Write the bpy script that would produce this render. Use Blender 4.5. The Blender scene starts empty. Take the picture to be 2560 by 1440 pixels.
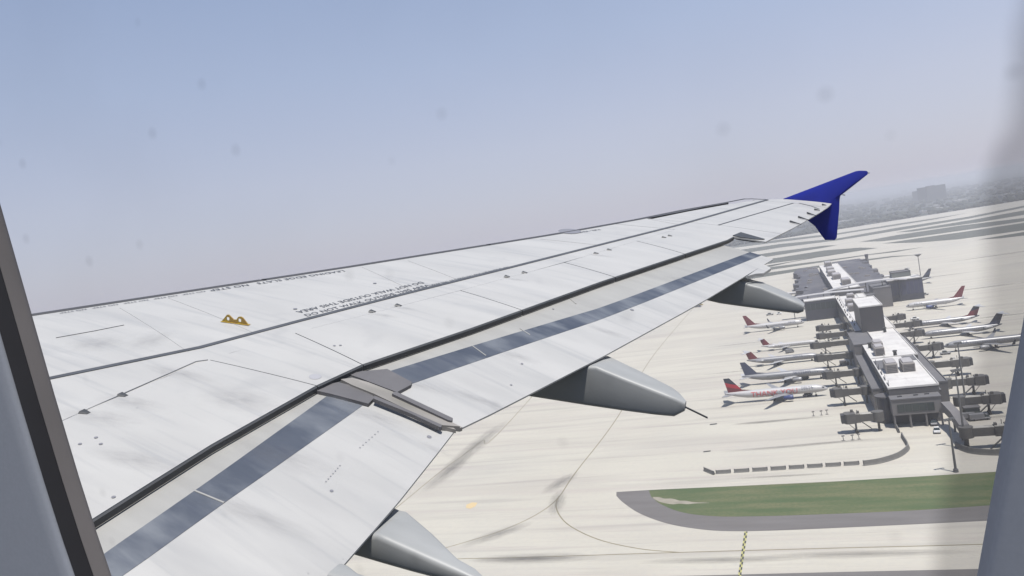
import bpy, bmesh, math, random
from mathutils import Vector, Matrix, noise
random.seed(7)
S = bpy.context.scene
COL = S.collection
R_ = math.radians

# ------------------------------------------------------------------ camera
H = 90.0                                  # height above the apron, metres
FPX = 1980.0                              # focal length in pixels of a 2560 wide picture
ROLL, PIT = R_(9.35), R_(2.72)
cd = bpy.data.cameras.new('camera'); cam = bpy.data.objects.new('camera', cd); COL.objects.link(cam)
cd.sensor_width = 36.0; cd.lens = 36.0 * FPX / 2560.0; cd.clip_start = 0.01; cd.clip_end = 80000
CF = Vector((0, math.cos(PIT), -math.sin(PIT))); R0 = Vector((1, 0, 0)); U0 = R0.cross(CF)
CR = math.cos(ROLL) * R0 - math.sin(ROLL) * U0; CU = math.sin(ROLL) * R0 + math.cos(ROLL) * U0
M = Matrix.Identity(4)
for i in range(3):
    M[i][0] = CR[i]; M[i][1] = CU[i]; M[i][2] = -CF[i]
M[2][3] = H
cam.matrix_world = M; S.camera = cam
S.render.resolution_x = 1024; S.render.resolution_y = 576

# ------------------------------------------------------------------ light
SUN = Vector((.14, -.29, .93)).normalized()          # towards the sun
w = bpy.data.worlds.new('World'); S.world = w; w.use_nodes = True
nt = w.node_tree; bg = nt.nodes['Background']
sk = nt.nodes.new('ShaderNodeTexSky'); sk.sky_type = 'NISHITA'; sk.sun_disc = False
sk.sun_elevation = math.asin(SUN.z); sk.sun_rotation = math.atan2(SUN.x, SUN.y)
sk.air_density = 1.0; sk.dust_density = 1.6; sk.ozone_density = 1.6; sk.altitude = 100
bg.inputs[1].default_value = 0.15
# summer haze: the clear sky is washed towards a pale lavender that deepens to blue with height
tcw = nt.nodes.new('ShaderNodeTexCoord'); spx = nt.nodes.new('ShaderNodeSeparateXYZ'); rpw = nt.nodes.new('ShaderNodeValToRGB'); mxw = nt.nodes.new('ShaderNodeMix'); mxw.data_type = 'RGBA'
scw = nt.nodes.new('ShaderNodeVectorMath'); scw.operation = 'SCALE'; maw = nt.nodes.new('ShaderNodeMath'); maw.operation = 'MULTIPLY_ADD'; maw.inputs[1].default_value = .75; maw.inputs[2].default_value = 5.6
ce = rpw.color_ramp.elements; ce[0].position = 0; ce[0].color = (.475, .467, .56, 1); ce[1].position = 1; ce[1].color = (.13, .22, .46, 1)
for p_, c_ in ((.12, (.455, .468, .578)), (.24, (.38, .435, .585)), (.42, (.265, .345, .53)), (.6, (.20, .29, .49))):
    q_ = ce.new(p_); q_.color = (*c_, 1)
nt.links.new(tcw.outputs['Generated'], spx.inputs[0]); nt.links.new(spx.outputs[2], rpw.inputs[0]); nt.links.new(rpw.outputs[0], scw.inputs[0]); nt.links.new(spx.outputs[0], maw.inputs[0]); nt.links.new(maw.outputs[0], scw.inputs['Scale'])
mxw.inputs[0].default_value = .85
nt.links.new(sk.outputs[0], mxw.inputs[6]); nt.links.new(scw.outputs[0], mxw.inputs[7]); nt.links.new(mxw.outputs[2], bg.inputs[0])
sl = bpy.data.lights.new('sun', 'SUN'); sl.energy = 5.0; sl.angle = R_(.53); sl.color = (1, .965, .91)
so = bpy.data.objects.new('sun', sl); COL.objects.link(so); so.location = (0, 0, 300)
so.rotation_euler = SUN.to_track_quat('Z', 'Y').to_euler()
vs = S.view_settings; vs.view_transform = 'Standard'; vs.look = 'None'; vs.exposure = 0.36; vs.gamma = 1
vs.use_curve_mapping = False
S.cycles.volume_bounces = 1; S.cycles.max_bounces = 6; S.cycles.transparent_max_bounces = 12

# ------------------------------------------------------------------ frames
def ray(px, py):
    return CF + (px - 1280) / FPX * CR - (py - 720) / FPX * CU
def G(px, py, z=0.0):                     # point of the photo on a level plane
    d = ray(px, py); t = (z - H) / d.z
    return Vector((0, 0, H)) + d * t
TH = R_(19.4)                             # bearing of the concourse
EU = Vector((math.sin(TH), math.cos(TH), 0)); EV = Vector((math.cos(TH), -math.sin(TH), 0))
def UV(u, v, z=0.0): return EU * u + EV * v + Vector((0, 0, z))
MUV = Matrix.Identity(4)                  # local x = +v (right), y = +u (away)
for i in range(3):
    MUV[i][0] = EV[i]; MUV[i][1] = EU[i]
# aircraft frame: x outboard, y forward, z up, origin = wing apex on the centreline
RA = ((0.37200435, -0.92634227, 0.05918423), (-0.15267337, -0.12395383, -0.98047248), (0.91558921, 0.35570417, -0.18753916))
CA = Vector((1.29740484, -9.9181467, 2.52299271))
RA = Matrix(RA)
CB = Matrix(((CR.x, -CU.x, CF.x), (CR.y, -CU.y, CF.y), (CR.z, -CU.z, CF.z)))
A3 = CB @ RA
MA = A3.to_4x4(); off = Vector((0, 0, H)) - A3 @ CA
for i in range(3): MA[i][3] = off[i]
def aray(px, py): return RA.transposed() @ Vector(((px - 1280) / FPX, (py - 720) / FPX, 1))

# ------------------------------------------------------------------ materials
MATS = {}
KA = .77                                  # one reflectance scale for the whole place
def ka(c): return tuple(x * KA for x in c)
def mat(name, col, rough=.6, metal=0., noise_amt=0., nscale=1., stretch=(1, 1, 1), bump=0., coat=0., col2=None, lo=.35, hi=.7, detail=6):
    if name in MATS: return MATS[name]
    col = ka(col); col2 = ka(col2) if col2 else None
    m = bpy.data.materials.new(name); m.use_nodes = True; MATS[name] = m
    n = m.node_tree; b = n.nodes['Principled BSDF']
    b.inputs['Base Color'].default_value = (*col, 1); b.inputs['Roughness'].default_value = rough
    b.inputs['Metallic'].default_value = metal; b.inputs['Coat Weight'].default_value = coat
    if noise_amt or col2:
        tc = n.nodes.new('ShaderNodeTexCoord'); mp = n.nodes.new('ShaderNodeMapping'); mp.inputs['Scale'].default_value = stretch
        nz = n.nodes.new('ShaderNodeTexNoise'); nz.inputs['Scale'].default_value = nscale; nz.inputs['Detail'].default_value = detail
        rp = n.nodes.new('ShaderNodeValToRGB'); rp.color_ramp.elements[0].position = lo; rp.color_ramp.elements[1].position = hi
        c2 = col2 or tuple(c * (1 - noise_amt) for c in col)
        rp.color_ramp.elements[0].color = (*c2, 1); rp.color_ramp.elements[1].color = (*col, 1)
        n.links.new(tc.outputs['Object'], mp.inputs[0]); n.links.new(mp.outputs[0], nz.inputs[0])
        n.links.new(nz.outputs[0], rp.inputs[0]); n.links.new(rp.outputs[0], b.inputs['Base Color'])
        if bump:
            bp = n.nodes.new('ShaderNodeBump'); bp.inputs['Strength'].default_value = bump; bp.inputs['Distance'].default_value = .02
            n.links.new(nz.outputs[0], bp.inputs['Height']); n.links.new(bp.outputs[0], b.inputs['Normal'])
    return m
def mixnodes(m, layers):
    """layers: (scale, stretch, lo, hi, colour, strength, rotation) noise-masked colours over the base"""
    n = m.node_tree; b = n.nodes['Principled BSDF']
    tc = n.nodes.new('ShaderNodeTexCoord')
    cur = b.inputs['Base Color'].links[0].from_socket if b.inputs['Base Color'].links else None
    for sc, st, lo, hi, colr, strg, rz in layers:
        mp = n.nodes.new('ShaderNodeMapping'); mp.inputs['Scale'].default_value = st
        m0 = n.nodes.new('ShaderNodeMapping'); m0.inputs['Rotation'].default_value = (0, 0, rz)
        nz = n.nodes.new('ShaderNodeTexNoise'); nz.inputs['Scale'].default_value = sc; nz.inputs['Detail'].default_value = 5
        mr = n.nodes.new('ShaderNodeMapRange'); mr.inputs['From Min'].default_value = lo; mr.inputs['From Max'].default_value = hi
        mr.inputs['To Max'].default_value = strg
        mx = n.nodes.new('ShaderNodeMix'); mx.data_type = 'RGBA'
        n.links.new(tc.outputs['Object'], m0.inputs[0]); n.links.new(m0.outputs[0], mp.inputs[0]); n.links.new(mp.outputs[0], nz.inputs[0])
        n.links.new(nz.outputs[0], mr.inputs[0]); n.links.new(mr.outputs[0], mx.inputs[0])
        if cur is None: mx.inputs[6].default_value = b.inputs['Base Color'].default_value
        else: n.links.new(cur, mx.inputs[6])
        mx.inputs[7].default_value = (*ka(colr), 1); cur = mx.outputs[2]
    n.links.new(cur, b.inputs['Base Color'])
    return m

wing_white = mat('wing white paint', (.452, .444, .425), .42, col2=(.415, .408, .392), nscale=1.2, stretch=(2.2, .5, 1), lo=.35, hi=.65)
mixnodes(wing_white, [(1.0, (15, .6, 1), .56, .76, (.25, .26, .27), .38, .15), (.8, (5, .7, 1), .54, .74, (.29, .295, .30), .4, .1), (2.2, (1, 1, 1), .60, .75, (.3, .3, .3), .35, 0),
                      (26, (1, .5, 1), .73, .78, (.2, .2, .2), .6, 0)])
flap_white = mat('flap white paint', (.44, .433, .418), .45, col2=(.395, .39, .378), nscale=1.5, stretch=(2.5, .6, 1), lo=.35, hi=.65)
mixnodes(flap_white, [(1.1, (13, .6, 1), .55, .77, (.24, .25, .26), .45, .12), (.8, (4, .6, 1), .52, .75, (.27, .275, .28), .4, .12), (30, (1, .7, 1), .74, .78, (.2, .2, .2), .6, 0)])
flap_sand = mat('flap nose primer', (.36, .355, .335), .5, col2=(.31, .305, .29), nscale=2, stretch=(3, .5, 1))
band_blue = mat('unpainted flap band', (.045, .056, .08), .5, metal=.1, col2=(.10, .112, .135), nscale=1.6, stretch=(1.6, .6, 1), lo=.38, hi=.68)
mixnodes(band_blue, [(1.6, (2.2, .9, 1), .47, .68, (.20, .215, .235), .75, .1), (3, (5, .5, 1), .5, .75, (.04, .05, .08), .5, .1)])
seal_dark = mat('dark rubber seal', (.055, .058, .062), .55, noise_amt=.3, nscale=6)
line_grey = mat('dark walkway paint', (.075, .08, .09), .6, noise_amt=.25, nscale=5)
ink = mat('black stencil ink', (.06, .065, .08), .6)
le_metal = mat('bare leading edge metal', (.05, .05, .055), .65)
fence_blue = mat('blue fence paint', (.016, .028, .36), .35, noise_amt=.15, nscale=2)
fairing_grey = mat('fairing grey paint', (.33, .335, .33), .5, col2=(.28, .285, .28), nscale=3, stretch=(2, .6, 1), lo=.3, hi=.7)
mixnodes(fairing_grey, [(2.0, (1, 1, 1), .55, .72, (.24, .245, .245), .5, 0)])
cover_dark = mat('brown grey cover', (.13, .125, .13), .6, noise_amt=.2, nscale=3)
rail_tan = mat('greasy rail', (.30, .28, .26), .55, col2=(.2, .19, .17), nscale=5, stretch=(1, .3, 1))
yellow = mat('yellow bracket paint', (.42, .30, .035), .5, col2=(.33, .2, .05), nscale=25)
lining = mat('cabin lining plastic', (.27, .285, .32), .6, noise_amt=.05, nscale=900, bump=.012)
seal_tan = mat('warm grey window gasket', (.155, .14, .135), .6, noise_amt=.15, nscale=30)
seal_black = mat('black window gasket', (.018, .016, .018), .6, noise_amt=.2, nscale=60)

# ------------------------------------------------------------------ object helpers
def tag(o, label=None, cat=None, group=None, kind=None):
    if label: o['label'] = label
    if cat: o['category'] = cat
    if group: o['group'] = group
    if kind: o['kind'] = kind
    return o
def empty(name, mw, **k):
    o = bpy.data.objects.new(name, None); COL.objects.link(o); o.matrix_world = mw; o.empty_display_size = .5
    return tag(o, **k)
def link(name, me, m, parent=None, smooth=False, mw=None):
    for mm in (m if isinstance(m, (list, tuple)) else [m]): me.materials.append(mm)
    o = bpy.data.objects.new(name, me); COL.objects.link(o)
    if parent is not None: o.parent = parent
    elif mw is not None: o.matrix_world = mw
    if smooth:
        me.polygons.foreach_set('use_smooth', [True] * len(me.polygons))
        me.update()
    return o
def mesh(name, vs_, fs): 
    me = bpy.data.meshes.new(name); me.from_pydata([tuple(v) for v in vs_], [], fs); me.update(); return me
def bm_mesh(name, bm, recalc=True):
    if recalc: bmesh.ops.recalc_face_normals(bm, faces=bm.faces[:])
    me = bpy.data.meshes.new(name); bm.to_mesh(me); bm.free(); return me
def autosmooth(o, ang=35):
    me = o.data; me.polygons.foreach_set('use_smooth', [True] * len(me.polygons))
    me.set_sharp_from_angle(angle=R_(ang)); return o
def box(bm, x0, x1, y0, y1, z0, z1):
    v = [bm.verts.new(p) for p in ((x0, y0, z0), (x1, y0, z0), (x1, y1, z0), (x0, y1, z0), (x0, y0, z1), (x1, y0, z1), (x1, y1, z1), (x0, y1, z1))]
    return [bm.faces.new([v[i] for i in f]) for f in ((0, 3, 2, 1), (4, 5, 6, 7), (0, 1, 5, 4), (1, 2, 6, 5), (2, 3, 7, 6), (3, 0, 4, 7))]
def prism(bm, pts, z0, z1):
    a = [bm.verts.new((p[0], p[1], z0)) for p in pts]; b = [bm.verts.new((p[0], p[1], z1)) for p in pts]
    n = len(pts); bm.faces.new(a[::-1]); t = bm.faces.new(b)
    for i in range(n): bm.faces.new((a[i], a[(i + 1) % n], b[(i + 1) % n], b[i]))
    return t
def tube(bm, p, q, r0, r1=None, n=8):
    p = Vector(p); q = Vector(q); r1 = r0 if r1 is None else r1
    d = (q - p).normalized(); a = d.orthogonal().normalized(); b = d.cross(a)
    A = []; B = []
    for i in range(n):
        t = 2 * math.pi * i / n; o = a * math.cos(t) + b * math.sin(t)
        A.append(bm.verts.new(p + o * r0)); B.append(bm.verts.new(q + o * r1))
    bm.faces.new(A[::-1]); bm.faces.new(B)
    for i in range(n): bm.faces.new((A[i], A[(i + 1) % n], B[(i + 1) % n], B[i]))
def loft(rings, cap=True):
    bm = bmesh.new(); R = [[bm.verts.new(p) for p in r] for r in rings]; n = len(R[0])
    for a, b in zip(R, R[1:]):
        for i in range(n): bm.faces.new((a[i], a[(i + 1) % n], b[(i + 1) % n], b[i]))
    if cap: bm.faces.new(R[0][::-1]); bm.faces.new(R[-1])
    return bm
def wrapcut(V, F, step):
    bm = bmesh.new(); vv = [bm.verts.new(p) for p in V]
    for f in F:
        try: bm.faces.new([vv[i] for i in f])
        except ValueError: pass
    lo = min(p.y for p in V); hi = max(p.y for p in V); y = lo + step
    while y < hi:
        bmesh.ops.bisect_plane(bm, geom=bm.verts[:] + bm.edges[:] + bm.faces[:], plane_co=(0, y, 0), plane_no=(0, 1, 0)); y += step
    bm.verts.index_update(); V2 = [v.co.copy() for v in bm.verts]; F2 = [tuple(v.index for v in f.verts) for f in bm.faces]; bm.free(); return V2, F2
def text_geo(s, size=1.0):
    c = bpy.data.curves.new('t', 'FONT'); c.body = s; c.size = size; c.resolution_u = 2; c.align_x = 'LEFT'
    o = bpy.data.objects.new('t', c); COL.objects.link(o)
    dg = bpy.context.evaluated_depsgraph_get(); me = bpy.data.meshes.new_from_object(o.evaluated_get(dg))
    V = [v.co.copy() for v in me.vertices]; F = [tuple(p.vertices) for p in me.polygons]
    bpy.data.objects.remove(o); bpy.data.curves.remove(c); bpy.data.meshes.remove(me)
    return V, F

# ================================================================== THE GROUND
gm = mat('far dark ground', (.045, .05, .045), .9, col2=(.03, .035, .03), nscale=.004, lo=.35, hi=.65)
bmg = bmesh.new(); L_ = 19000
v = [bmg.verts.new(p) for p in ((-L_, -L_, -.35), (L_, -L_, -.35), (L_, L_, -.35), (-L_, L_, -.35))]; bmg.faces.new(v)
tag(link('ground', bm_mesh('ground', bmg), gm), kind='structure')

conc = mat('apron concrete', (.50, .472, .40), .85, col2=(.465, .436, .37), nscale=.02, lo=.3, hi=.7)
mixnodes(conc, [(.03, (.25, 1.6, 1), .48, .75, (.36, .325, .29), .6, 0), (.09, (.12, 2.2, 1), .53, .75, (.24, .22, .205), .5, 0), (.05, (.16, 3.5, 1), .5, .72, (.40, .35, .32), .5, .06), (.5, (.06, 3, 1), .58, .75, (.22, .2, .19), .35, -.02),
                (.012, (1, 1, 1), .52, .75, (.37, .36, .33), .45, 0), (.6, (1, 1, 1), .45, .8, (.40, .385, .35), .5, 0)])
def uvpoly(name, pts, z, m, kind='structure', thick=0, **k):
    """flat sheet given in concourse coordinates (v, u)"""
    bm = bmesh.new(); bm.faces.new([bm.verts.new((p[0], p[1], 0)) for p in pts])
    for f in bm.faces:
        f.normal_update()
        if f.normal.z < 0: f.normal_flip()
    bmesh.ops.triangulate(bm, faces=bm.faces[:])
    mw = MUV.copy(); mw[2][3] = z
    return tag(link(name, bm_mesh(name, bm, False), m, mw=mw), kind=kind, **k)
def tovu(px, py, z=0):
    p = G(px, py, z); return (p.dot(EV), p.dot(EU))
fa, fb = tovu(2094, 574), tovu(2560, 500)
dv = (fb[0] - fa[0], fb[1] - fa[1])
far1 = (fa[0] + dv[0] * 3, fa[1] + dv[1] * 3); far0 = (fa[0] - dv[0] * 3, fa[1] - dv[1] * 3)
uvpoly('apron', [(-460, 40), (900, 40), (1500, 900), far1, fb, fa, far0, (-700, 900)], 0, conc)

asph = mat('shoulder asphalt', (.155, .145, .14), .9, col2=(.13, .12, .115), nscale=.15, stretch=(.3, 2, 1))
grass = mat('infield grass', (.068, .098, .036), .95, col2=(.125, .13, .06), nscale=.09, stretch=(.35, 2.2, 1), lo=.38, hi=.62)
mixnodes(grass, [(.05, (.4, 1.5, 1), .6, .75, (.17, .165, .10), .6, 0), (.9, (1, 1, 1), .4, .7, (.05, .085, .03), .5, 0)])
def curve_px(pts, n_=6):
    out = []
    for i in range(len(pts) - 1):
        p0, p1, p2, p3 = (Vector(pts[max(i - 1, 0)]), Vector(pts[i]), Vector(pts[i + 1]), Vector(pts[min(i + 2, len(pts) - 1)]))
        for k in range(n_):
            t = k / n_; q = .5 * ((2 * p1) + (-p0 + p2) * t + (2 * p0 - 5 * p1 + 4 * p2 - p3) * t * t + (-p0 + 3 * p1 - 3 * p2 + p3) * t ** 3); out.append((q.x, q.y))
    return out + [tuple(pts[-1])]
def px_sheet(name, pxs, z, m, **k): return uvpoly(name, [tovu(*p) for p in pxs], z, m, **k)
px_sheet('asphalt_shoulder', [(1541, 1230), (1640, 1224), (1800, 1217), (2100, 1203), (2480, 1180), (3300, 1131), (3300, 1230)] + curve_px([(2470, 1302), (2200, 1315), (1950, 1326), (1820, 1328), (1740, 1322), (1665, 1308), (1600, 1284), (1560, 1258), (1541, 1240)]), .02, asph)
px_sheet('infield_grass', [(1622, 1226), (1800, 1217.5), (2100, 1203.5), (2480, 1180.5), (3300, 1132), (3300, 1200)] + curve_px([(2440, 1266), (2250, 1278), (2000, 1288), (1880, 1291), (1790, 1291), (1710, 1282), (1655, 1262), (1628, 1242)]), .04, grass)
dirt = mat('bare sandy soil', (.33, .30, .24), .95, noise_amt=.25, nscale=.4)
px_sheet('bare_soil', curve_px([(1632, 1243), (1648, 1243.5), (1662, 1247), (1680, 1247), (1700, 1252), (1716, 1252.5), (1735, 1256), (1775, 1257.5), (1740, 1259), (1720, 1261), (1698, 1259.5), (1680, 1261), (1650, 1255), (1634, 1247)]), .06, dirt)
px_sheet('service_road', [(1700, 1440), (2100, 1430), (2560, 1420), (3300, 1405), (3300, 1500), (1500, 1510), (1500, 1446)], .02, asph)

# distant strips of grass between the taxiways
fargrass = mat('dry distant grass', (.085, .088, .072), .95, col2=(.07, .075, .058), nscale=.01, stretch=(.3, 1, 1))
strips = [
 [(1700, 715), (1925, 681), (2060, 662), (2230, 640), (2300, 637), (2230, 643), (2060, 667), (1925, 690), (1700, 725)],
 [(1700, 702), (1925, 668), (2060, 651), (2170, 636), (2310, 617.5), (2240, 630), (2177, 637), (2060, 655), (1925, 675), (1700, 712)],
 [(1800, 682), (1930, 662), (2062, 640), (2120, 632), (2000, 650), (1930, 666), (1800, 688)],
 [(1800, 665), (1940, 645), (2062, 626), (2150, 619), (2195, 620), (2150, 627), (2062, 641), (1940, 657), (1800, 678)],
 [(1800, 650), (1950, 628), (2062, 614), (2093, 613), (2062, 619), (1950, 637), (1800, 660)],
 [(2206, 609), (2300, 595), (2400, 581), (2700, 536), (2700, 556), (2400, 598), (2300, 606), (2240, 608)],
 [(2148, 605), (2241, 588), (2400, 564), (2560, 545), (2700, 527), (2700, 534), (2560, 553), (2400, 577), (2260, 597), (2206, 603)],
 [(2239, 581), (2320, 568), (2440, 548), (2560, 526), (2700, 506), (2700, 517), (2560, 537), (2440, 557), (2320, 573), (2280, 579)],
 [(1800, 632), (1950, 610), (2094, 596), (2240, 570), (2420, 542), (2560, 514), (2700, 494), (2700, 499), (2560, 519), (2420, 547), (2300, 567), (2150, 592), (2094, 601), (1950, 619), (1800, 643)],
 [(1800, 618), (1950, 599), (2094, 583), (2240, 560), (2340, 545), (2420, 532), (2340, 548), (2240, 564), (2150, 578), (2094, 587), (1950, 605), (1800, 624)],
 [(2445, 599), (2500, 590), (2560, 580), (2700, 560), (2700, 568), (2560, 589), (2500, 596)],
]
for s in strips: px_sheet('taxiway_grass', s, .06, fargrass)

# painted lines and stains on the apron
ymark = mat('worn yellow taxi line', (.27, .235, .15), .85, noise_amt=.3, nscale=.5)
def ribbon(name, pxs, width, z, m, kind='structure'):
    P = [Vector(tovu(*p)) for p in pxs]
    # smooth
    Q = []
    for i in range(len(P) - 1):
        p0 = P[max(i - 1, 0)]; p1 = P[i]; p2 = P[i + 1]; p3 = P[min(i + 2, len(P) - 1)]
        for k in range(8):
            t = k / 8; Q.append(.5 * ((2 * p1) + (-p0 + p2) * t + (2 * p0 - 5 * p1 + 4 * p2 - p3) * t * t + (-p0 + 3 * p1 - 3 * p2 + p3) * t ** 3))
    Q.append(P[-1]); V = []; F = []
    for i, q in enumerate(Q):
        d = (Q[min(i + 1, len(Q) - 1)] - Q[max(i - 1, 0)]).normalized(); n = Vector((-d.y, d.x)) * width / 2
        V += [(q.x + n.x, q.y + n.y, 0), (q.x - n.x, q.y - n.y, 0)]
        if i: F.append((2 * i - 2, 2 * i - 1, 2 * i + 1, 2 * i))
    mw = MUV.copy(); mw[2][3] = z
    return tag(link(name, mesh(name, V, F), m, mw=mw), kind=kind)
ribbon('taxi_line', [(950, 1300), (1005, 1258), (1100, 1180), (1200, 1105), (1320, 1003), (1560, 720)], .42, .012, ymark)
ribbon('taxi_line', [(1100, 1372), (1130, 1365), (1250, 1328), (1340, 1287), (1395, 1245), (1440, 1180), (1547, 1038), (1640, 880), (1760, 740)], .42, .016, ymark)
ribbon('taxi_line', [(1398, 1240), (1390, 1262), (1400, 1290), (1430, 1318), (1500, 1350), (1600, 1372), (1700, 1381)], .42, .020, ymark)
ribbon('taxi_line', [(1100, 1404), (1150, 1397), (1300, 1394), (1700, 1381), (2100, 1370), (2450, 1361), (2900, 1345)], .42, .024, ymark)
black = mat('black marking paint', (.05, .05, .048), .85)
green_y = mat('pale marking paint', (.42, .40, .16), .85)
for k in range(18):                       # checked crossing line
    y0 = 1329 + k * 6.6; x0 = 1865 - k * .95
    for j, c in ((0, 0), (1, 1)):
        px_sheet('crossing_check', [(x0 - 4 + j * 4, y0), (x0 + j * 4, y0), (x0 - .5 + j * 4, y0 + 3.3), (x0 - 4.5 + j * 4, y0 + 3.3)], .03, black if (k + c) % 2 else green_y)
        px_sheet('crossing_check', [(x0 - 4.5 + j * 4, y0 + 3.3), (x0 - .5 + j * 4, y0 + 3.3), (x0 - 1 + j * 4, y0 + 6.6), (x0 - 5 + j * 4, y0 + 6.6)], .03, green_y if (k + c) % 2 else black)
stain = bpy.data.materials.new('tyre rubber and oil stain'); stain.use_nodes = True
n = stain.node_tree; b = n.nodes['Principled BSDF']; b.inputs['Base Color'].default_value = (.10, .095, .09, 1); b.inputs['Roughness'].default_value = .9
tc = n.nodes.new('ShaderNodeTexCoord'); gr = n.nodes.new('ShaderNodeTexGradient'); gr.gradient_type = 'SPHERICAL'
nz = n.nodes.new('ShaderNodeTexNoise'); nz.inputs['Scale'].default_value = 3.5; nz.inputs['Detail'].default_value = 6
mp = n.nodes.new('ShaderNodeMapping'); mp.inputs['Scale'].default_value = (1, 2.0, 1)
mu = n.nodes.new('ShaderNodeMath'); mu.operation = 'MULTIPLY'; mr = n.nodes.new('ShaderNodeMapRange'); mr.inputs['From Min'].default_value = .06; mr.inputs['From Max'].default_value = .55; mr.inputs['To Max'].default_value = .40
n.links.new(tc.outputs['Object'], gr.inputs[0]); n.links.new(tc.outputs['Object'], mp.inputs[0]); n.links.new(mp.outputs[0], nz.inputs[0])
n.links.new(gr.outputs[1], mu.inputs[0]); n.links.new(nz.outputs[0], mu.inputs[1]); n.links.new(mu.outputs[0], mr.inputs[0]); n.links.new(mr.outputs[0], b.inputs['Alpha'])
stmesh = mesh('apron_stain', [(-1, -1, 0), (1, -1, 0), (1, 1, 0), (-1, 1, 0)], [(0, 1, 2, 3)]); stmesh.materials.append(stain)
def stainat(v_, u_, lv, lu, z, rz=0):
    o = bpy.data.objects.new('apron_stain', stmesh); COL.objects.link(o)
    mw = MUV.copy(); mw.translation = UV(u_, v_, z); o.matrix_world = mw @ Matrix.Rotation(rz, 4, 'Z') @ Matrix.Diagonal((lv, lu, 1, 1)); o['kind'] = 'structure'
zz = .03
for px, py, a, bb, rz in [(1960, 1050, 26, 2.6, .02), (1900, 1056, 14, 3, 0), (1950, 1118, 26, 2.4, .03), (2080, 1106, 20, 2, .03), (1960, 1190, 20, 1.6, 0), (2150, 1385, 30, 3, 0), (1800, 1400, 26, 3, .0), (1300, 1398, 20, 2.5, 0), (1900, 880, 30, 2, 0), (1850, 860, 28, 2, 0), (1830, 930, 22, 2, 0), (2450, 1045, 20, 3, 0), (2450, 720, 40, 5, .1), (2350, 690, 34, 4, 0), (2480, 640, 60, 8, .1), (2500, 790, 26, 4, 0)]:
    vu = tovu(px, py); zz += .0015; stainat(vu[0], vu[1], a, bb, zz, rz)
for pa, pb, wd in [((1360, 1235), (1440, 1180), 5), ((1385, 1290), (1400, 1225), 4), ((1150, 1368), (1330, 1305), 5), ((1060, 1230), (1180, 1130), 6), ((1100, 1190), (1260, 1055), 7), ((1180, 1400), (1500, 1392), 5), ((1200, 1050), (1330, 960), 6)]:
    va = Vector(tovu(*pa)); vb = Vector(tovu(*pb)); dd = vb - va; zz += .0015; stainat((va.x + vb.x) / 2, (va.y + vb.y) / 2, dd.length / 2 * 1.2, wd, zz, math.atan2(dd.y, dd.x))
orange = mat('orange spill', (.56, .43, .24), .9)
px_sheet('orange_spill', [(1166, 1262), (1180, 1256), (1194, 1257), (1188, 1266), (1176, 1272), (1165, 1270)], .028, orange)
for cx, cy in [(1784, 1061), (1768, 1129)]:
    px_sheet('stand_marking', [(cx - 9, cy - 1), (cx + 9, cy - 3), (cx + 8, cy), (cx - 10, cy + 2)], .026, black)

# ------------------------------------------------------------------ forest and city far behind
leaf = mat('distant foliage', (.04, .048, .038), .95, col2=(.025, .03, .025), nscale=.05)
ico = bmesh.new(); bmesh.ops.create_icosphere(ico, subdivisions=1, radius=1); ico.verts.ensure_lookup_table()
iv = [v.co.copy() for v in ico.verts]; iff = [tuple(v.index for v in f.verts) for f in ico.faces]; ico.free()
V = []; F = []
nrm = Vector((-dv[1], dv[0])).normalized()
if nrm.y < 0: nrm = -nrm
dn = Vector(dv).normalized()
for k in range(5200):
    s = random.uniform(-900, 5200); t = 15 + 4200 * random.random() ** 2.2
    p = Vector(fa) + dn * s + nrm * t
    if noise.noise(Vector((p.x * .004, p.y * .004, 0))) < -.18 and t > 60: continue
    r = random.uniform(6, 13) * (1 + t / 3500); h = random.uniform(5, 10) * (1 + t / 6000); b0 = len(V)
    for q in iv:
        j = 1 + random.uniform(-.22, .22); V.append((p.x + q.x * r * j, p.y + q.y * r * j, h * .55 + q.z * h * .75 * j))
    F += [tuple(b0 + i for i in f) for f in iff]
tag(link('forest', mesh('forest', V, F), leaf, mw=MUV), label='dark band of distant woodland beyond the taxiways', cat='forest', kind='stuff')
bwalls = [mat('pale distant wall', (.42, .41, .40), .7), mat('grey distant wall', (.17, .17, .18), .7), mat('brown distant wall', (.28, .22, .19), .8), mat('dark distant wall', (.05, .05, .055), .8)]
bro = mat('pale distant roof', (.40, .40, .40), .7); glassd = mat('distant window glass', (.04, .05, .06), .2)
def far_building(px, py, wd, dp, ht, mi, label, rz=0, roofbox=True):
    mw = Matrix.Translation(G(px, py, -.3)) @ Matrix.Rotation(rz, 4, 'Z')
    e = empty('distant_building', mw, label=label, cat='building', group='buildings in the woods beyond the airfield')
    bm = bmesh.new(); box(bm, -wd / 2, wd / 2, -dp / 2, dp / 2, 0, ht); link('wall', bm_mesh('wall', bm), bwalls[mi], e)
    bm = bmesh.new(); box(bm, -wd / 2 - .4, wd / 2 + .4, -dp / 2 - .4, dp / 2 + .4, ht + .003, ht + .8)
    if roofbox: box(bm, -wd * .2, wd * .1, -dp * .2, dp * .2, ht + .8, ht + 3.5)
    link('roof', bm_mesh('roof', bm), bwalls[3] if mi == 3 else bro, e)
    nf = max(1, int(ht // 4))
    bm = bmesh.new()
    for i in range(nf): box(bm, -wd / 2 + 1.5, wd / 2 - 1.5, -dp / 2 - .15, -dp / 2 - .003, i * 4 + 1.5, i * 4 + 3)
    link('window', bm_mesh('window', bm), glassd, e)
far_building(2332, 502, 100, 60, 66, 3, 'largest dark slab block on the skyline, right of the blue wing fence', .2)
far_building(2306, 500, 70, 50, 50, 3, 'lower dark wing built against the left of the large skyline slab', .2)
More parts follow.
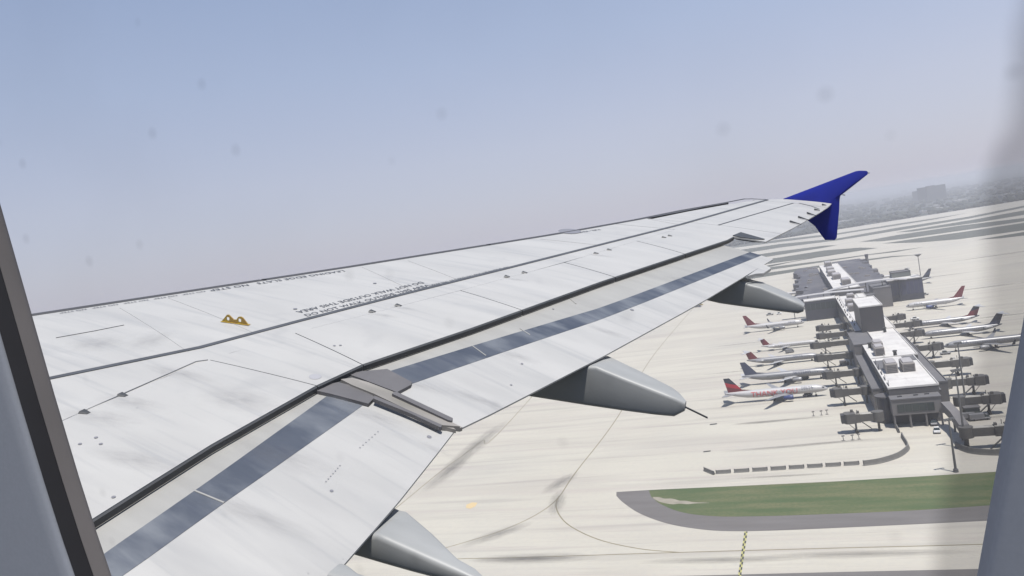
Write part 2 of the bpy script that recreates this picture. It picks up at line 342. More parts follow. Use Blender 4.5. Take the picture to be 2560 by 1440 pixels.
for px, py, wd, ht, mi, lb in [(2475, 475, 60, 8, 0, 'long low white shed near the right window edge'), (2495, 458, 40, 10, 0, 'small white building high up near the right window edge'),
    (2342, 521, 46, 9, 0, 'white low building just under the skyline slab'), (2350, 526, 60, 6, 0, 'thin white roof in front of the low building under the slab'), (2305, 533, 24, 6, 0, 'small white hut left of the thin white roof'),
    (2120, 505, 60, 10, 0, 'pale building just right of the upper blue fence'), (2145, 530, 30, 9, 0, 'pale small building in the woods right of the fence'), (2130, 492, 50, 16, 2, 'brownish building highest beside the blue fence'),
    (2215, 482, 90, 22, 1, 'grey block on the skyline midway from fence to slab'), (2260, 480, 70, 20, 1, 'second grey block on the skyline left of the slab'), (2420, 470, 120, 18, 1, 'grey block on the skyline right of the slab'),
    (2110, 560, 40, 9, 0, 'white sheds at the wood edge beside the fence'), (2235, 505, 36, 10, 2, 'brown building in the woods below the skyline blocks'), (2520, 492, 50, 8, 0, 'white shed just above the last taxiway at right'), (2400, 505, 40, 7, 0, 'white hut between slab and right window edge')]:
    far_building(px, py, wd, random.uniform(16, 30), ht, mi, lb, random.uniform(-.3, .5))

# ================================================================== CONCOURSE
roofw = mat('white roof membrane', (.62, .60, .57), .7, col2=(.54, .52, .50), nscale=.12, lo=.35, hi=.6)
mixnodes(roofw, [(.35, (.4, 2, 1), .55, .72, (.38, .36, .345), .5, 0), (.25, (3, .3, 1), .58, .75, (.42, .38, .37), .5, 0)])
roofg = mat('grey roof membrane', (.14, .135, .138), .8, col2=(.115, .112, .118), nscale=.15)
wallg = mat('grey concourse wall', (.10, .097, .098), .8, col2=(.085, .08, .083), nscale=.3)
walld = mat('dark glazed wall', (.05, .052, .07), .35, noise_amt=.2, nscale=.2)
wallm = mat('light concourse cladding', (.17, .16, .158), .75, noise_amt=.1, nscale=.3)
frame_m = mat('dark steel', (.06, .06, .065), .5)
hv = mat('rooftop unit metal', (.30, .275, .255), .6, col2=(.25, .23, .215), nscale=.8)
def uvmat(u, v, z=0): 
    mw = MUV.copy(); mw.translation = UV(u, v, z); return mw
def building(name, u0, u1, v0, v1, h, wm, rm, label, cat='airport building', windows=None, z0=0, parapet=True, joints=0):
    e = empty(name, uvmat(u0, (v0 + v1) / 2), label=label, cat=cat); W = (v1 - v0) / 2; D = u1 - u0
    bm = bmesh.new(); box(bm, -W, W, 0, D, z0, h - .25); link('wall', bm_mesh('wall', bm), wm, e)
    bm = bmesh.new(); box(bm, -W - .15, W + .15, -.15, D + .15, h - .247, h)
    if joints:
        for k in range(1, joints): box(bm, -W - .12, W + .12, D * k / joints - .06, D * k / joints + .06, h + .002, h + .03)
    r = link('roof', bm_mesh('roof', bm), rm, e)
    if parapet:
        bm = bmesh.new(); t = .3; ph = .45
        box(bm, -W - .16, W + .16, -.16, t - .16, h + .003, h + ph); box(bm, -W - .16, W + .16, D + .16 - t, D + .16, h + .003, h + ph)
        box(bm, -W - .16, -W - .16 + t, t - .16, D + .16 - t, h + .003, h + ph); box(bm, W + .16 - t, W + .16, t - .16, D + .16 - t, h + .003, h + ph)
        link('parapet', bm_mesh('parapet', bm), rm, r)
    if windows:
        for side, zb, zt, step, wd, wmat in windows:
            me = None; n_ = int(((2 * W) if side == 'near' else D) // step)
            for k in range(n_):
                c = (k + .5) * step - (n_ * step) / 2
                if me is None:
                    bm = bmesh.new()
                    if side == 'near': box(bm, -wd / 2, wd / 2, -.09, -.004, zb, zt)
                    else: box(bm, -.09, -.004, -wd / 2, wd / 2, zb, zt)
                    me = bm_mesh('window', bm); me.materials.append(wmat)
                o = bpy.data.objects.new('window', me); COL.objects.link(o); o.parent = e
                o.location = (c, 0, 0) if side == 'near' else ((-W if side == 'left' else W + .094), D / 2 + c, 0)
    return e
gl = mat('dark window glass', (.035, .045, .045), .25)
b1 = building('concourse_hall', 329, 391, 28.6, 46, 14, wallg, roofw, 'front hall of the concourse, its white roof nearest us with two grey boxes', windows=[('left', 8.5, 12.5, 6, 5, gl)], joints=4)
b2 = building('concourse_hall', 391.6, 473, 34.6, 48, 14, wallg, roofw, 'white roofed concourse hall in front of the tall dark block', windows=[('right', 8.5, 12.5, 6, 5, gl)], joints=5)
building('concourse_annex', 430.5, 473.5, 24.6, 34.3, 14.1, wallm, roofg, 'grey roofed annex on the left of the hall before the tall block')
building('concourse_annex', 391.6, 430.2, 28.6, 34.3, 13.95, wallg, roofw, 'narrow white roof strip between front hall and grey annex', parapet=False)
building('concourse_annex', 349, 428, 24.4, 28.3, 9.5, wallm, roofg, 'low grey flank along the left of the front hall', windows=[('left', 5, 8, 5, 4.2, gl)])
building('concourse_annex', 352, 470, 48.3, 52.5, 9.5, wallg, roofg, 'low grey flank along the right side of the halls')
building('concourse_annex', 340, 391, 46.3, 48.1, 9.4, wallg, roofg, 'narrow grey ledge between front hall and right flank', parapet=False)
# front block on columns
e = empty('concourse_front_block', uvmat(322.6, 36.8), label='grey end block of the concourse with one wide dark window, raised on columns', cat='airport building')
bm = bmesh.new(); box(bm, -8.4, 8.4, 0, 6.2, 5, 10.9); link('wall', bm_mesh('wall', bm), wallm, e)
bm = bmesh.new(); box(bm, -8.6, 8.6, -.3, 6.2, 10.903, 11.3); link('roof', bm_mesh('roof', bm), roofg, e)
wf = link('window', (lambda bm: (box(bm, -6.6, 5.9, -.14, -.004, 6.1, 9.1), bm_mesh('window', bm))[1])(bmesh.new()), gl, e)
bm = bmesh.new()
for k in range(6): box(bm, -6.6 + k * 2.5 - .06, -6.6 + k * 2.5 + .06, -.2, -.143, 6.1, 9.1)
tag(link('mullions', bm_mesh('mullions', bm), frame_m, wf), kind='stuff')
cm = None
for x in (-8.0, -2.6, 2.8, 8.0):
    if cm is None:
        bm = bmesh.new(); tube(bm, (0, .5, 0), (0, .5, 4.997), .38, n=10); cm = bm_mesh('column', bm); cm.materials.append(wallm)
    o = bpy.data.objects.new('column', cm); COL.objects.link(o); o.parent = e; o.location = (x, 0, 0)
rv = None
for x, y in ((-5, 3), (.6, 3.4), (4.4, 3.8)):
    if rv is None:
        bm = bmesh.new(); box(bm, -.8, .8, -.35, .35, 11.303, 11.7); rv = bm_mesh('roof_hatch', bm); rv.materials.append(frame_m)
    o = bpy.data.objects.new('roof_hatch', rv); COL.objects.link(o); o.parent = e; o.location = (x, y, 0)
# rounded dark glass stair at the left corner
e = empty('stair_tower', uvmat(334, 27.6), label='dark rounded glass stair drum at the left corner of the end block', cat='stair tower')
bm = bmesh.new(); tube(bm, (0, 0, 0), (0, 0, 10), 3.6, n=22); autosmooth(link('glass_wall', bm_mesh('glass_wall', bm), walld, e))
bm = bmesh.new(); tube(bm, (0, 0, 10.003), (0, 0, 10.5), 3.9, n=22); autosmooth(link('floor_band', bm_mesh('floor_band', bm), wallg, e))
bm = bmesh.new()
for k in range(14):
    a = k / 14 * 2 * math.pi; tube(bm, (3.65 * math.cos(a), 3.65 * math.sin(a), 0), (3.65 * math.cos(a), 3.65 * math.sin(a), 10), .07, n=4)
link('mullion', bm_mesh('mullion', bm), frame_m, e)
# tall block
e = building('central_block', 468, 512, 31.9, 43.6, 28, mat('dark slate cladding', (.055, .052, .056), .55, noise_amt=.1, nscale=.4), roofw, 'tallest block of the concourse with a blank dark wall and white roof', cat='airport building')
bm = bmesh.new()
for k in range(9):
    box(bm, -5.85 + k * 1.3 - .04 + .6, -5.85 + k * 1.3 + .04 + .6, -.06, -.004, 14.6, 27.6)
link('panel_joint', bm_mesh('panel_joint', bm), frame_m, e)
building('concourse_hall', 474.2, 655, 28.9, 31.6, 14, wallg, roofw, 'narrow white roofed strip left of the tall dark block', windows=[('left', 8, 12.5, 7, 6, gl)])
building('concourse_hall', 474.2, 655, 43.9, 49, 13.9, wallg, roofw, 'pale roof sliver right of the tall dark block')
building('concourse_hall', 512.6, 654, 31.9, 43.6, 13.8, wallg, roofw, 'white roof hall hidden behind the tall dark block', parapet=False)
building('cross_wing', 637, 652, 6, 28.5, 15, walld, roofw, 'dark walled wing reaching left from the middle of the concourse', windows=[('near', 8, 13, 3.6, 3.2, gl)])
building('cross_wing', 664, 700, 57, 69.6, 15.2, wallm, roofg, 'light grey walled wing right of the curved roofs')
building('cross_wing', 688, 716, 70, 95, 17, walld, roofw, 'dark blue walled long wing at right with a white roof edge', windows=[('near', 5, 15, 3.1, 2.7, mat('blue glass', (.06, .065, .11), .25))])
building('cross_wing', 652.5, 664, 49.3, 57, 12, walld, roofg, 'low dark link at the foot of the light grey wing')
building('wing_annex', 708, 722, 76, 90, 21, mat('green grey metal', (.15, .16, .15), .7), roofg, 'green grey rooftop room behind the dark blue wing')
building('far_concourse', 703, 982, 31.2, 51, 14, wallg, roofw, 'farthest white roofed part of the concourse between two dark flanks', joints=12)
def curved_roof(v0, v1, u, wd, z, rise, label, bend=0):
    e = empty('canopy_roof', uvmat(u, (v0 + v1) / 2), label=label, cat='canopy')
    V = []; F = []; N = 18; half = (v1 - v0) / 2
    for i in range(N + 1):
        t = i / N * 2 - 1; x = t * half; yy = bend * (t + 1) ** 2 / 4
        zc = z + rise * (1 - t * t)
        for dy, dz in ((-wd / 2, -.5), (-wd / 2, 0), (0, .7), (wd / 2, 0), (wd / 2, -.5)): V.append((x, yy + dy, zc + dz))
    for i in range(N):
        for j in range(5): a = i * 5 + j; b_ = i * 5 + (j + 1) % 5; F.append((a, b_, b_ + 5, a + 5))
    F += [tuple(range(5)), tuple(range(N * 5 + 4, N * 5 - 1, -1))]
    bm = bmesh.new(); bm.from_mesh(mesh('roof_sheet', V, F)); link('roof_sheet', bm_mesh('roof_sheet', bm), mat('pale canopy metal', (.42, .41, .41), .6, noise_amt=.1, nscale=.3), e)
    for k in range(5):
        bm = bmesh.new(); x = -half + (k + .5) * 2 * half / 5; tube(bm, (x, 0 + bend * ((x / half) + 1) ** 2 / 4, 0), (x, bend * ((x / half) + 1) ** 2 / 4, z + rise * (1 - (x / half) ** 2) - .55), .3, n=6); link('column', bm_mesh('column', bm), frame_m, e)
curved_roof(-8, 50, 657.5, 5, 16.5, 1.0, 'long pale canopy strip crossing the concourse from the left')
curved_roof(22, 84, 668, 7, 17, 3.5, 'curved pale canopy bowing up towards the right wing', bend=22)
def serrated(u0, u1, va, vb, out, label):
    pts = [(va, u0)]; k = 0; u = u0
    edge = []
    while u < u1:
        st = random.uniform(16, 30); d = random.uniform(0, 11)
        edge += [(vb + out * d, u), (vb + out * d, min(u + st * .55, u1)), (vb + out * (d - random.uniform(2, 6)), min(u + st * .55, u1))]; u += st
    pts = [(va, u0)] + edge + [(va, u1)]
    e = empty('dark_flank', uvmat(0, 0), label=label, cat='airport building')
    bm = bmesh.new(); prism(bm, pts, 0, 6.5); link('wall', bm_mesh('wall', bm), mat('dusky flank', (.068, .066, .078), .8, col2=(.12, .115, .12), nscale=.06, stretch=(1, .4, 1), lo=.3, hi=.55), e)
    bm = bmesh.new()
    for k in range(9):
        uu = random.uniform(u0 + 20, u1 - 20); vv = random.uniform(min(va, vb) + 3, max(va, vb) - 3); bm = bmesh.new(); box(bm, vv - 2.5, vv + 2.5, uu - 1, uu + 1, 6.503, 8); link('roof_unit', bm_mesh('roof_unit', bm), hv, e)
serrated(706, 1075, 30.9, 9, -1, 'dusky low flank with ragged edge left of the far concourse')
serrated(726, 1110, 51.3, 80, 1, 'dusky low flank with ragged edge right of the far concourse')
bm = bmesh.new()
e = empty('control_mast', Matrix.Translation(G(2169, 660)), label='dark stubby tower at the far right corner of the dusky flank', cat='tower')
bm = bmesh.new(); tube(bm, (0, 0, 0), (0, 0, 9), 1.9, 1.7, n=10); link('shaft', bm_mesh('shaft', bm), wallg, e)
bm = bmesh.new(); tube(bm, (0, 0, 9.003), (0, 0, 12.5), 2.0, 2.2, n=10); link('cabin', bm_mesh('cabin', bm), walld, e)
# rooftop units
def hvac(u, v, du, dvv, h, z, label, big=True):
    e = empty('rooftop_unit', uvmat(u, v, z + .004), label=label, cat='rooftop unit', group='grey boxes on the concourse roofs')
    bm = bmesh.new(); box(bm, -dvv / 2, dvv / 2, 0, du, 0, h)
    bmesh.ops.bevel(bm, geom=[x for x in bm.edges], offset=.12, segments=1, affect='EDGES'); link('housing', bm_mesh('housing', bm), hv, e)
    bm = bmesh.new(); box(bm, -dvv / 2 + .5, dvv / 2 - .5, .6, du - .6, h + .003, h + .5); link('cap', bm_mesh('cap', bm), mat('unit cap metal', (.36, .34, .34), .6), e)
    bm = bmesh.new()
    for k in range(5): box(bm, -dvv / 2 + .4, dvv / 2 - .4, -.08, -.004, .35 + k * (h - .6) / 5, .35 + k * (h - .6) / 5 + .22)
    link('louvre', bm_mesh('louvre', bm), frame_m, e)
hvac(356, 33.4, 11, 4.6, 4, 14, 'grey roof box nearest us on the left of the front roof')
hvac(356, 39.8, 11, 4.8, 3.6, 14, 'grey roof box nearest us on the right, ridged pale top')
hvac(397, 33.2, 9, 4.2, 3.8, 14, 'pinkish grey roof box front of the pair behind the front roof')
hvac(411, 34.0, 9, 4.4, 3.6, 14, 'pinkish grey roof box rear of the pair behind the front roof')
for i, (u, v) in enumerate([(560, 32.2), (590, 33.0), (620, 36)]): hvac(u, v + 2, 10, 5, 4, 13.8, ['grey roof box just behind the tall block', 'grey roof box second behind the tall block', 'grey roof box by the curved canopies'][i])
for i, (u, v) in enumerate([(730, 43), (790, 39), (830, 37), (870, 38), (950, 40)]): hvac(u, v, 22, 7, 4.5, 14, ['grey roof box nearest on the far concourse', 'grey roof box second along the far concourse', 'grey roof box third along the far concourse', 'grey roof box fourth along the far concourse', 'grey roof box at the far end of the concourse'][i])
for u, v, lb in [(392.6, 39.0, 'black roof vent behind the two nearest grey boxes'), (462, 42.5, 'black roof vent in front of the tall block'), (420, 31.0, 'black roof vent by the pinkish boxes')]:
    e = empty('roof_vent', uvmat(u, v, 14.03), label=lb, cat='roof vent'); bm = bmesh.new(); tube(bm, (0, 0, 0), (0, 0, 2.2), .8, .7, n=8); link('stack', bm_mesh('stack', bm), black, e)
    bm = bmesh.new(); tube(bm, (0, 0, 2.203), (0, 0, 2.7), 1.1, .9, n=8); link('cowl', bm_mesh('cowl', bm), black, e)
for k in range(11):
    e = empty('roof_vent', uvmat(500 + k * 13.6 + random.uniform(-3, 3), 29.6 + random.uniform(-.3, .8), 14.03), label='%s tiny dark vent from the tall block along the narrow white roof' % ['first', 'second', 'third', 'fourth', 'fifth', 'sixth', 'seventh', 'eighth', 'ninth', 'tenth', 'eleventh'][k], cat='roof vent', group='tiny vents on the narrow white roof strip')
    bm = bmesh.new(); tube(bm, (0, 0, 0), (0, 0, 1.0), .3, .3, n=6); link('stack', bm_mesh('stack', bm), black, e)
    bm = bmesh.new(); tube(bm, (0, 0, 1.003), (0, 0, 1.3), .5, .3, n=6); link('cowl', bm_mesh('cowl', bm), black, e)
for k in range(5):
    e = empty('roof_pipe', uvmat(333 + k * 11, 29.3, 14.03), label=['pipe run with a post at the front left corner of the front roof', 'pipe run second from the front on the left roof edge', 'pipe run third from the front on the left roof edge', 'pipe run fourth from the front on the left roof edge', 'pipe run last from the front on the left roof edge'][k], cat='pipe', group='pipe runs on the left edge of the front roof')
    bm = bmesh.new(); tube(bm, (0, 0, .3), (0, 6, .3), .14, n=6); link('pipe', bm_mesh('pipe', bm), frame_m, e)
    bm = bmesh.new(); tube(bm, (0, 0, 0), (0, 0, 2.4), .1, n=5); link('post', bm_mesh('post', bm), frame_m, e)
uvpoly('roof_patch', [(28.8, 366), (33.5, 366), (33.5, 386), (28.8, 386)], 14.05, roofg); uvpoly('roof_patch', [(41, 379), (45.7, 379), (45.7, 390.5), (41, 390.5)], 14.05, roofg)

# ------------------------------------------------------------------ jet bridges
jb = mat('jet bridge shaded grey beige', (.115, .108, .10), .7, col2=(.09, .086, .082), nscale=.5)  # grey beige paint darkened in the colour for the shaded sides
jr = mat('jet bridge lit cream roof', (.40, .38, .34), .75, col2=(.2, .19, .17), nscale=.35, lo=.4, hi=.6)  # tunnel tops painted paler to stand for sunlit cream
jd = mat('dark bellows', (.045, .045, .05), .7); tyre = mat('tyre rubber', (.03, .03, .03), .8)
def jetbridge(u, v0, v1, label, z=4.4, skew=0, sh=.45):
    """from the building (v0) out to the cab (v1)"""
    Ln = abs(v1 - v0); s = 1 if v1 > v0 else -1
    mw = uvmat(u, v0) @ (Matrix.Identity(4) if s > 0 else Matrix.Rotation(math.pi, 4, 'Z')) @ Matrix.Rotation(skew, 4, 'Z')
    e = empty('jet_bridge', mw, label=label, cat='jet bridge', group='jet bridges along the concourse')
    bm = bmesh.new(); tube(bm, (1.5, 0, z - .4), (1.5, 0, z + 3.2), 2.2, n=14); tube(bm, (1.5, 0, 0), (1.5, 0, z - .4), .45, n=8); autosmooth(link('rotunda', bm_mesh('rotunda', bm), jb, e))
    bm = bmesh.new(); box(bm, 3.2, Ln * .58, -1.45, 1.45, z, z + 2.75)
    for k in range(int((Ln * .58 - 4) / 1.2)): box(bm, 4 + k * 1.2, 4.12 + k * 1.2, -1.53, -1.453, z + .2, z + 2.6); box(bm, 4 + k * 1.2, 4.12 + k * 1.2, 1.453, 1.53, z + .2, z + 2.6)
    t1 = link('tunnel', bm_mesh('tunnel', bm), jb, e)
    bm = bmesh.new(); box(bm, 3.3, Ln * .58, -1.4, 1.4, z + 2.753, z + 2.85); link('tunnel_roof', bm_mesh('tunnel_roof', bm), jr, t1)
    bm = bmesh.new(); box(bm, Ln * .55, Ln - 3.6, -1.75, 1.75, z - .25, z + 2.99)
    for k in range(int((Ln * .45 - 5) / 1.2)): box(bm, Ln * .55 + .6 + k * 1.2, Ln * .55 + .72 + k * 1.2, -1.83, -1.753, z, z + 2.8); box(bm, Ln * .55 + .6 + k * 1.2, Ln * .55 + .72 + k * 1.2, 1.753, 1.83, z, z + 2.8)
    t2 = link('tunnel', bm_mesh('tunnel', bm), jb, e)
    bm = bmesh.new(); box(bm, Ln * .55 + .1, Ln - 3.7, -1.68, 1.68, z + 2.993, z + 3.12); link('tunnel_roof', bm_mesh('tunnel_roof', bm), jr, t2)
    bm = bmesh.new(); prism(bm, [(Ln - 4.6, -2.2), (Ln - 1.4, -2.5), (Ln - .6, -1.4), (Ln - .6, 1.4), (Ln - 1.4, 2.5), (Ln - 4.6, 2.2)], z - .35, z + 3.4)
    c = link('cab', bm_mesh('cab', bm), jb, e)
    bm = bmesh.new(); prism(bm, [(Ln - 1.35, -1.9), (Ln + .5, -1.7), (Ln + .5, 1.7), (Ln - 1.35, 1.9)], z - .1, z + 3.1); link('bellows', bm_mesh('bellows', bm), jd, c)
    bm = bmesh.new(); box(bm, Ln - 4.2, Ln - 3.2, -1.6, -.6, z + 3.403, z + 4.3); box(bm, Ln * .56, Ln * .56 + .8, -.7, .7, z + 3.1, z + 3.9); tube(bm, (Ln - 5.3, 1, z + 3.1), (Ln - 5.3, 1, z + 4.6), .12, n=5); link('roof_unit', bm_mesh('roof_unit', bm), jb, e)
    xg = Ln * .68
    bm = bmesh.new()
    for y in (-1.3, 1.3): tube(bm, (xg, y, 1.0), (xg, y, z - .25), .25, n=6)
    box(bm, xg - .35, xg + .35, -1.7, 1.7, .85, 1.25); tube(bm, (xg + 2.8, 0, z - .3), (xg + .3, 0, 1.1), .12, n=5)
    link('drive_column', bm_mesh('drive_column', bm), frame_m, e)
    wm = None
    for y in (-1.5, -.9, .9, 1.5):
        if wm is None: bm = bmesh.new(); tube(bm, (0, -.2, .55), (0, .2, .55), .55, n=12); wm = bm_mesh('wheel', bm); wm.materials.append(tyre)
        o = bpy.data.objects.new('wheel', wm); COL.objects.link(o); o.parent = e; o.location = (xg, y, 0)
    bm = bmesh.new(); x0 = Ln - 5.5
    for y in (-3.4, -2.5):
        v = [bm.verts.new(p) for p in ((x0, y, z), (x0 - 4.6, y, .2), (x0 - 4.6, y, .5), (x0, y, z + .3))]; f = bm.faces.new(v)
        r = bmesh.ops.extrude_face_region(bm, geom=[f]); bmesh.ops.translate(bm, vec=(0, .06, 0), verts=[g for g in r['geom'] if isinstance(g, bmesh.types.BMVert)])
    for k in range(12): box(bm, x0 - .38 * k - .3, x0 - .38 * k, -3.33, -2.5, z - .3 * 1.13 * k, z - .3 * 1.13 * k + .06)
    box(bm, x0, x0 + 1.2, -3.4, -1.9, z, z + .08)
    link('service_stair', bm_mesh('service_stair', bm), frame_m, e)
Js = [(321.5, 24.5, 10.5, 'left jet bridge nearest us, standing empty beside the end block'), (366, 24.4, 9.0, 'left jet bridge at the nose of the thank you aircraft'), (405, 24.4, 7.5, 'left jet bridge at the nose of the silver aircraft with blue grey fin'),
      (451, 24.6, 5.5, 'left jet bridge at the nose of the larger red T-tail jet'), (492, 28.8, 4.8, 'left jet bridge at the small white T-tail jet'), (524, 28.8, 9.5, 'left jet bridge with empty stand, below the one by the winglet jet'), (556, 28.8, 10.5, 'left jet bridge nearest the nose of the jet with raised winglets'),
      ]
for j in Js: jetbridge(*j, skew=.03)
Ks = [(566, 49.2, 65, 'right jet bridge just below the red finned jet'), (532, 49.2, 69.5, 'right jet bridge at the farther T-tail jet'), (497, 49.2, 65.5, 'right jet bridge at the nearer T-tail jet'), (450, 52.6, 67, 'right jet bridge beside the long jet cut by the window edge'),
      (405, 52.6, 71, 'right jet bridge with pale mottled roof, standing empty'), (366, 52.6, 69, 'right jet bridge third from us with a pale roof patch'), (334, 51.5, 67.5, 'right jet bridge second from us with green shed at its foot'), (292, 45.5, 63, 'right jet bridge nearest us, cut by the window edge')]
for j in Ks: jetbridge(*j, skew=-.02)
# sloping walkway to the nearest right bridge
e = empty('sloping_walkway', uvmat(322, 46), label='grey sloping walkway leading from the end block to the nearest right jet bridge', cat='walkway')
bm = bmesh.new(); P = [(0.4, 0, 9), (1.4, -12, 8), (1.2, -27, 7.4)]
for a, b_ in zip(P, P[1:]):
    r = []
    for p in (a, b_): r.append([bm.verts.new((p[0] + x, p[1], p[2] + z)) for x, z in ((-1.5, -3.2), (1.5, -3.2), (1.5, 0), (-1.5, 0))])
    for i in range(4): bm.faces.new((r[0][i], r[0][(i + 1) % 4], r[1][(i + 1) % 4], r[1][i]))
    bm.faces.new(r[0]); bm.faces.new(r[1])
link('tunnel', bm_mesh('tunnel', bm), wallm, e)
for x, y in ((1.0, -9), (1.3, -20), (1.2, -26)):
    bm = bmesh.new(); tube(bm, (x, y, 0), (x, y, 4.6), .35, n=8); link('column', bm_mesh('column', bm), wallg, e)
bm = bmesh.new(); e = empty('service_shed', uvmat(331, 53.5), label='dark green grey shed under the second right jet bridge', cat='shed')
box(bm, 0, 5, -2, 3, 0, 4.0); link('wall', bm_mesh('wall', bm), mat('green grey shed', (.10, .11, .10), .8), e)
bm = bmesh.new(); box(bm, -.3, 5.3, -2.3, 3.3, 4.003, 4.3); link('roof', bm_mesh('roof', bm), roofg, e)

# ------------------------------------------------------------------ parked aircraft
ac_white = mat('aircraft white', (.47, .46, .455), .35, coat=.3); ac_grey = mat('aircraft grey', (.24, .24, .245), .45); ac_silver = mat('aircraft silver', (.27, .27, .28), .4, metal=.3)
red = mat('tail red', (.42, .02, .035), .4); dred = mat('tail dark red', (.17, .022, .03), .45); navy = mat('tail navy', (.025, .03, .05), .4); bgrey = mat('tail blue grey', (.055, .065, .11), .45)
eng_blue = mat('engine blue', (.03, .05, .16), .4); dk = mat('intake dark', (.02, .02, .022), .5); tred = mat('letter red', (.5, .03, .04), .5); tink = mat('letter navy', (.04, .05, .10), .5)
def prof(s, Rr):
    P = [(0, .03, -.30), (.008, .22, -.30), (.025, .45, -.24), (.05, .68, -.15), (.085, .87, -.06), (.13, .98, -.01), (.17, 1, 0), (.68, 1, 0), (.78, .90, .09), (.87, .66, .28), (.94, .40, .48), (.985, .2, .62), (1, .08, .68)]
    for a, b_ in zip(P, P[1:]):
        if s <= b_[0]:
            t = (s - a[0]) / (b_[0] - a[0]); return (a[1] + (b_[1] - a[1]) * t) * Rr, (a[2] + (b_[2] - a[2]) * t) * Rr
    return P[-1][1] * Rr, P[-1][2] * Rr
def surf_panel(bm, pts, th_, axis, taper=True):
    """thin lifting surface from a quad outline; axis = thickness direction"""
    ax = Vector(axis) * th_ / 2; A = [bm.verts.new(Vector(p) + ax * (1 if i < len(pts) else 1)) for i, p in enumerate(pts)]; B = [bm.verts.new(Vector(p) - ax) for p in pts]
    n_ = len(pts); f = [bm.faces.new(A), bm.faces.new(B[::-1])]
    for i in range(n_): bm.faces.new((A[i], A[(i + 1) % n_], B[(i + 1) % n_], B[i]))
    return f
def airliner(u, vn, vt, label, Rr=1.9, ttail=False, fin=(navy, red, dred), body=None, titles=(), winglet=False, engm=None, wingspan=34, finh=6.8, wingm=None, gap=1.9):
    """nose at v=vn, tail at v=vt"""
    body = body or ac_white; Ln = abs(vt - vn); s = 1 if vn > vt else -1
    mw = uvmat(u, (vn + vt) / 2) @ (Matrix.Identity(4) if s > 0 else Matrix.Rotation(math.pi, 4, 'Z'))
    e = empty('parked_airliner', mw, label=label, cat='airplane', group='airliners parked at the concourse')
    zc = gap + Rr; X = lambda q: Ln / 2 - q * Ln
    ss = [0, .004, .008, .016, .025, .04, .055, .07, .09, .11, .13, .17, .3, .45, .6, .68, .73, .78, .83, .87, .91, .94, .965, .985, 1]
    rings = []
    for q in ss:
        r, dz = prof(q, Rr); rings.append([(X(q), r * math.cos(a), zc + dz + r * math.sin(a)) for a in [2 * math.pi * k / 20 for k in range(20)]])
    fus = link('fuselage', bm_mesh('fuselage', loft(rings)), body, e, smooth=True)
    bm = bmesh.new()
    for y in (-1, 1):
        for k in range(2):
            x0 = X(.036 + k * .008); r, dz = prof(.04 + k * .008, Rr)
            box(bm, x0 - .5, x0 + .1, y * r * .62 - .45, y * r * .62 + .45, zc + dz + r * .55, zc + dz + r * .80)
    link('cockpit_window', bm_mesh('cockpit_window', bm), dk, fus)
    bm = bmesh.new(); nw = int(Ln * .6 / 1.1)
    for k in range(nw):
        x = X(.15) - k * 1.1
        for y in (-1, 1): box(bm, x - .16, x + .16, y * Rr * .985 - .03, y * Rr * .985 + .03, zc + .15, zc + .5)
    link('cabin_window_row', bm_mesh('cabin_window_row', bm), dk, fus)
    # fin
    r, dz = prof(.86, Rr); zb = zc + Rr * .62; x0 = X(.80 if not ttail else .83); x1 = X(.965); c0 = x0 - x1
    sw = finh * (.86 if not ttail else .75); tipc = c0 * (.36 if not ttail else .62)
    def fp(t, f): # t height fraction, f chord fraction from LE
        le = x0 - sw * t * 1.0; te = x1 - (sw + tipc - c0 + 0) * t if False else (x1 * (1 - t) + (x0 - sw - tipc) * t)
        return le + (te - le) * f
    bm = bmesh.new(); lv = [0, .34, .62, 1] ; sl_ = .22
    grid = []
    for i, t in enumerate(lv):
        row = []
        for f in (0, .5, 1):
            tt = min(1, max(0, t + (sl_ * (.5 - f) * -1 if 0 < t < 1 else 0)))
            th_ = .32 * (1 - .6 * tt) * (1 if f == .5 else .1)
            row.append((fp(tt, f), th_ / 2, zb + tt * finh))
        grid.append(row)
    VA = [[bm.verts.new(p) for p in row] for row in grid]; VB = [[bm.verts.new((p[0], -p[1], p[2])) for p in row] for row in grid]
    cols = [2, 1, 0]
    for i in range(3):
        for j in range(2):
            for G_ in (VA, VB):
                f = bm.faces.new((G_[i][j], G_[i][j + 1], G_[i + 1][j + 1], G_[i + 1][j])); f.material_index = cols[i]
        for j in (0, 2): f = bm.faces.new((VA[i][j], VB[i][j], VB[i + 1][j], VA[i + 1][j])); f.material_index = cols[i]
    for j in range(2): f = bm.faces.new((VA[3][j], VA[3][j + 1], VB[3][j + 1], VB[3][j])); f.material_index = 0
    # dorsal fillet
    f = bm.faces.new([bm.verts.new(p) for p in ((x0 + c0 * .55, 0, zc + Rr * .93), (x0 - .2, .1, zb + .3), (x0 - sw * .2, 0, zb + finh * .2))]); f.material_index = 2
    link('tail_fin', bm_mesh('tail_fin', bm), list(fin), e)
    # tailplane
    zt = zb + finh - .15 if ttail else zc + Rr * .35; xt = fp(1, .05) if ttail else X(.885); ct = tipc * .95 if ttail else c0 * .72; ht = wingspan * .19
    for y in (-1, 1):
        bm = bmesh.new(); surf_panel(bm, [(xt, y * (.1 if ttail else .6), zt), (xt - ht * .6, y * ht, zt + (0 if ttail else .5)), (xt - ht * .6 - ct * .42, y * ht, zt + (0 if ttail else .5)), (xt - ct, y * (.1 if ttail else .6), zt)], .2, (0, 0, 1))
        link('tailplane', bm_mesh('tailplane', bm), wingm or ac_grey, e)
    # wings
    sp = wingspan / 2; xr = X(.36 if not ttail else .47); cr = Ln * .155; ct = 1.6; zw = zc - Rr * .55
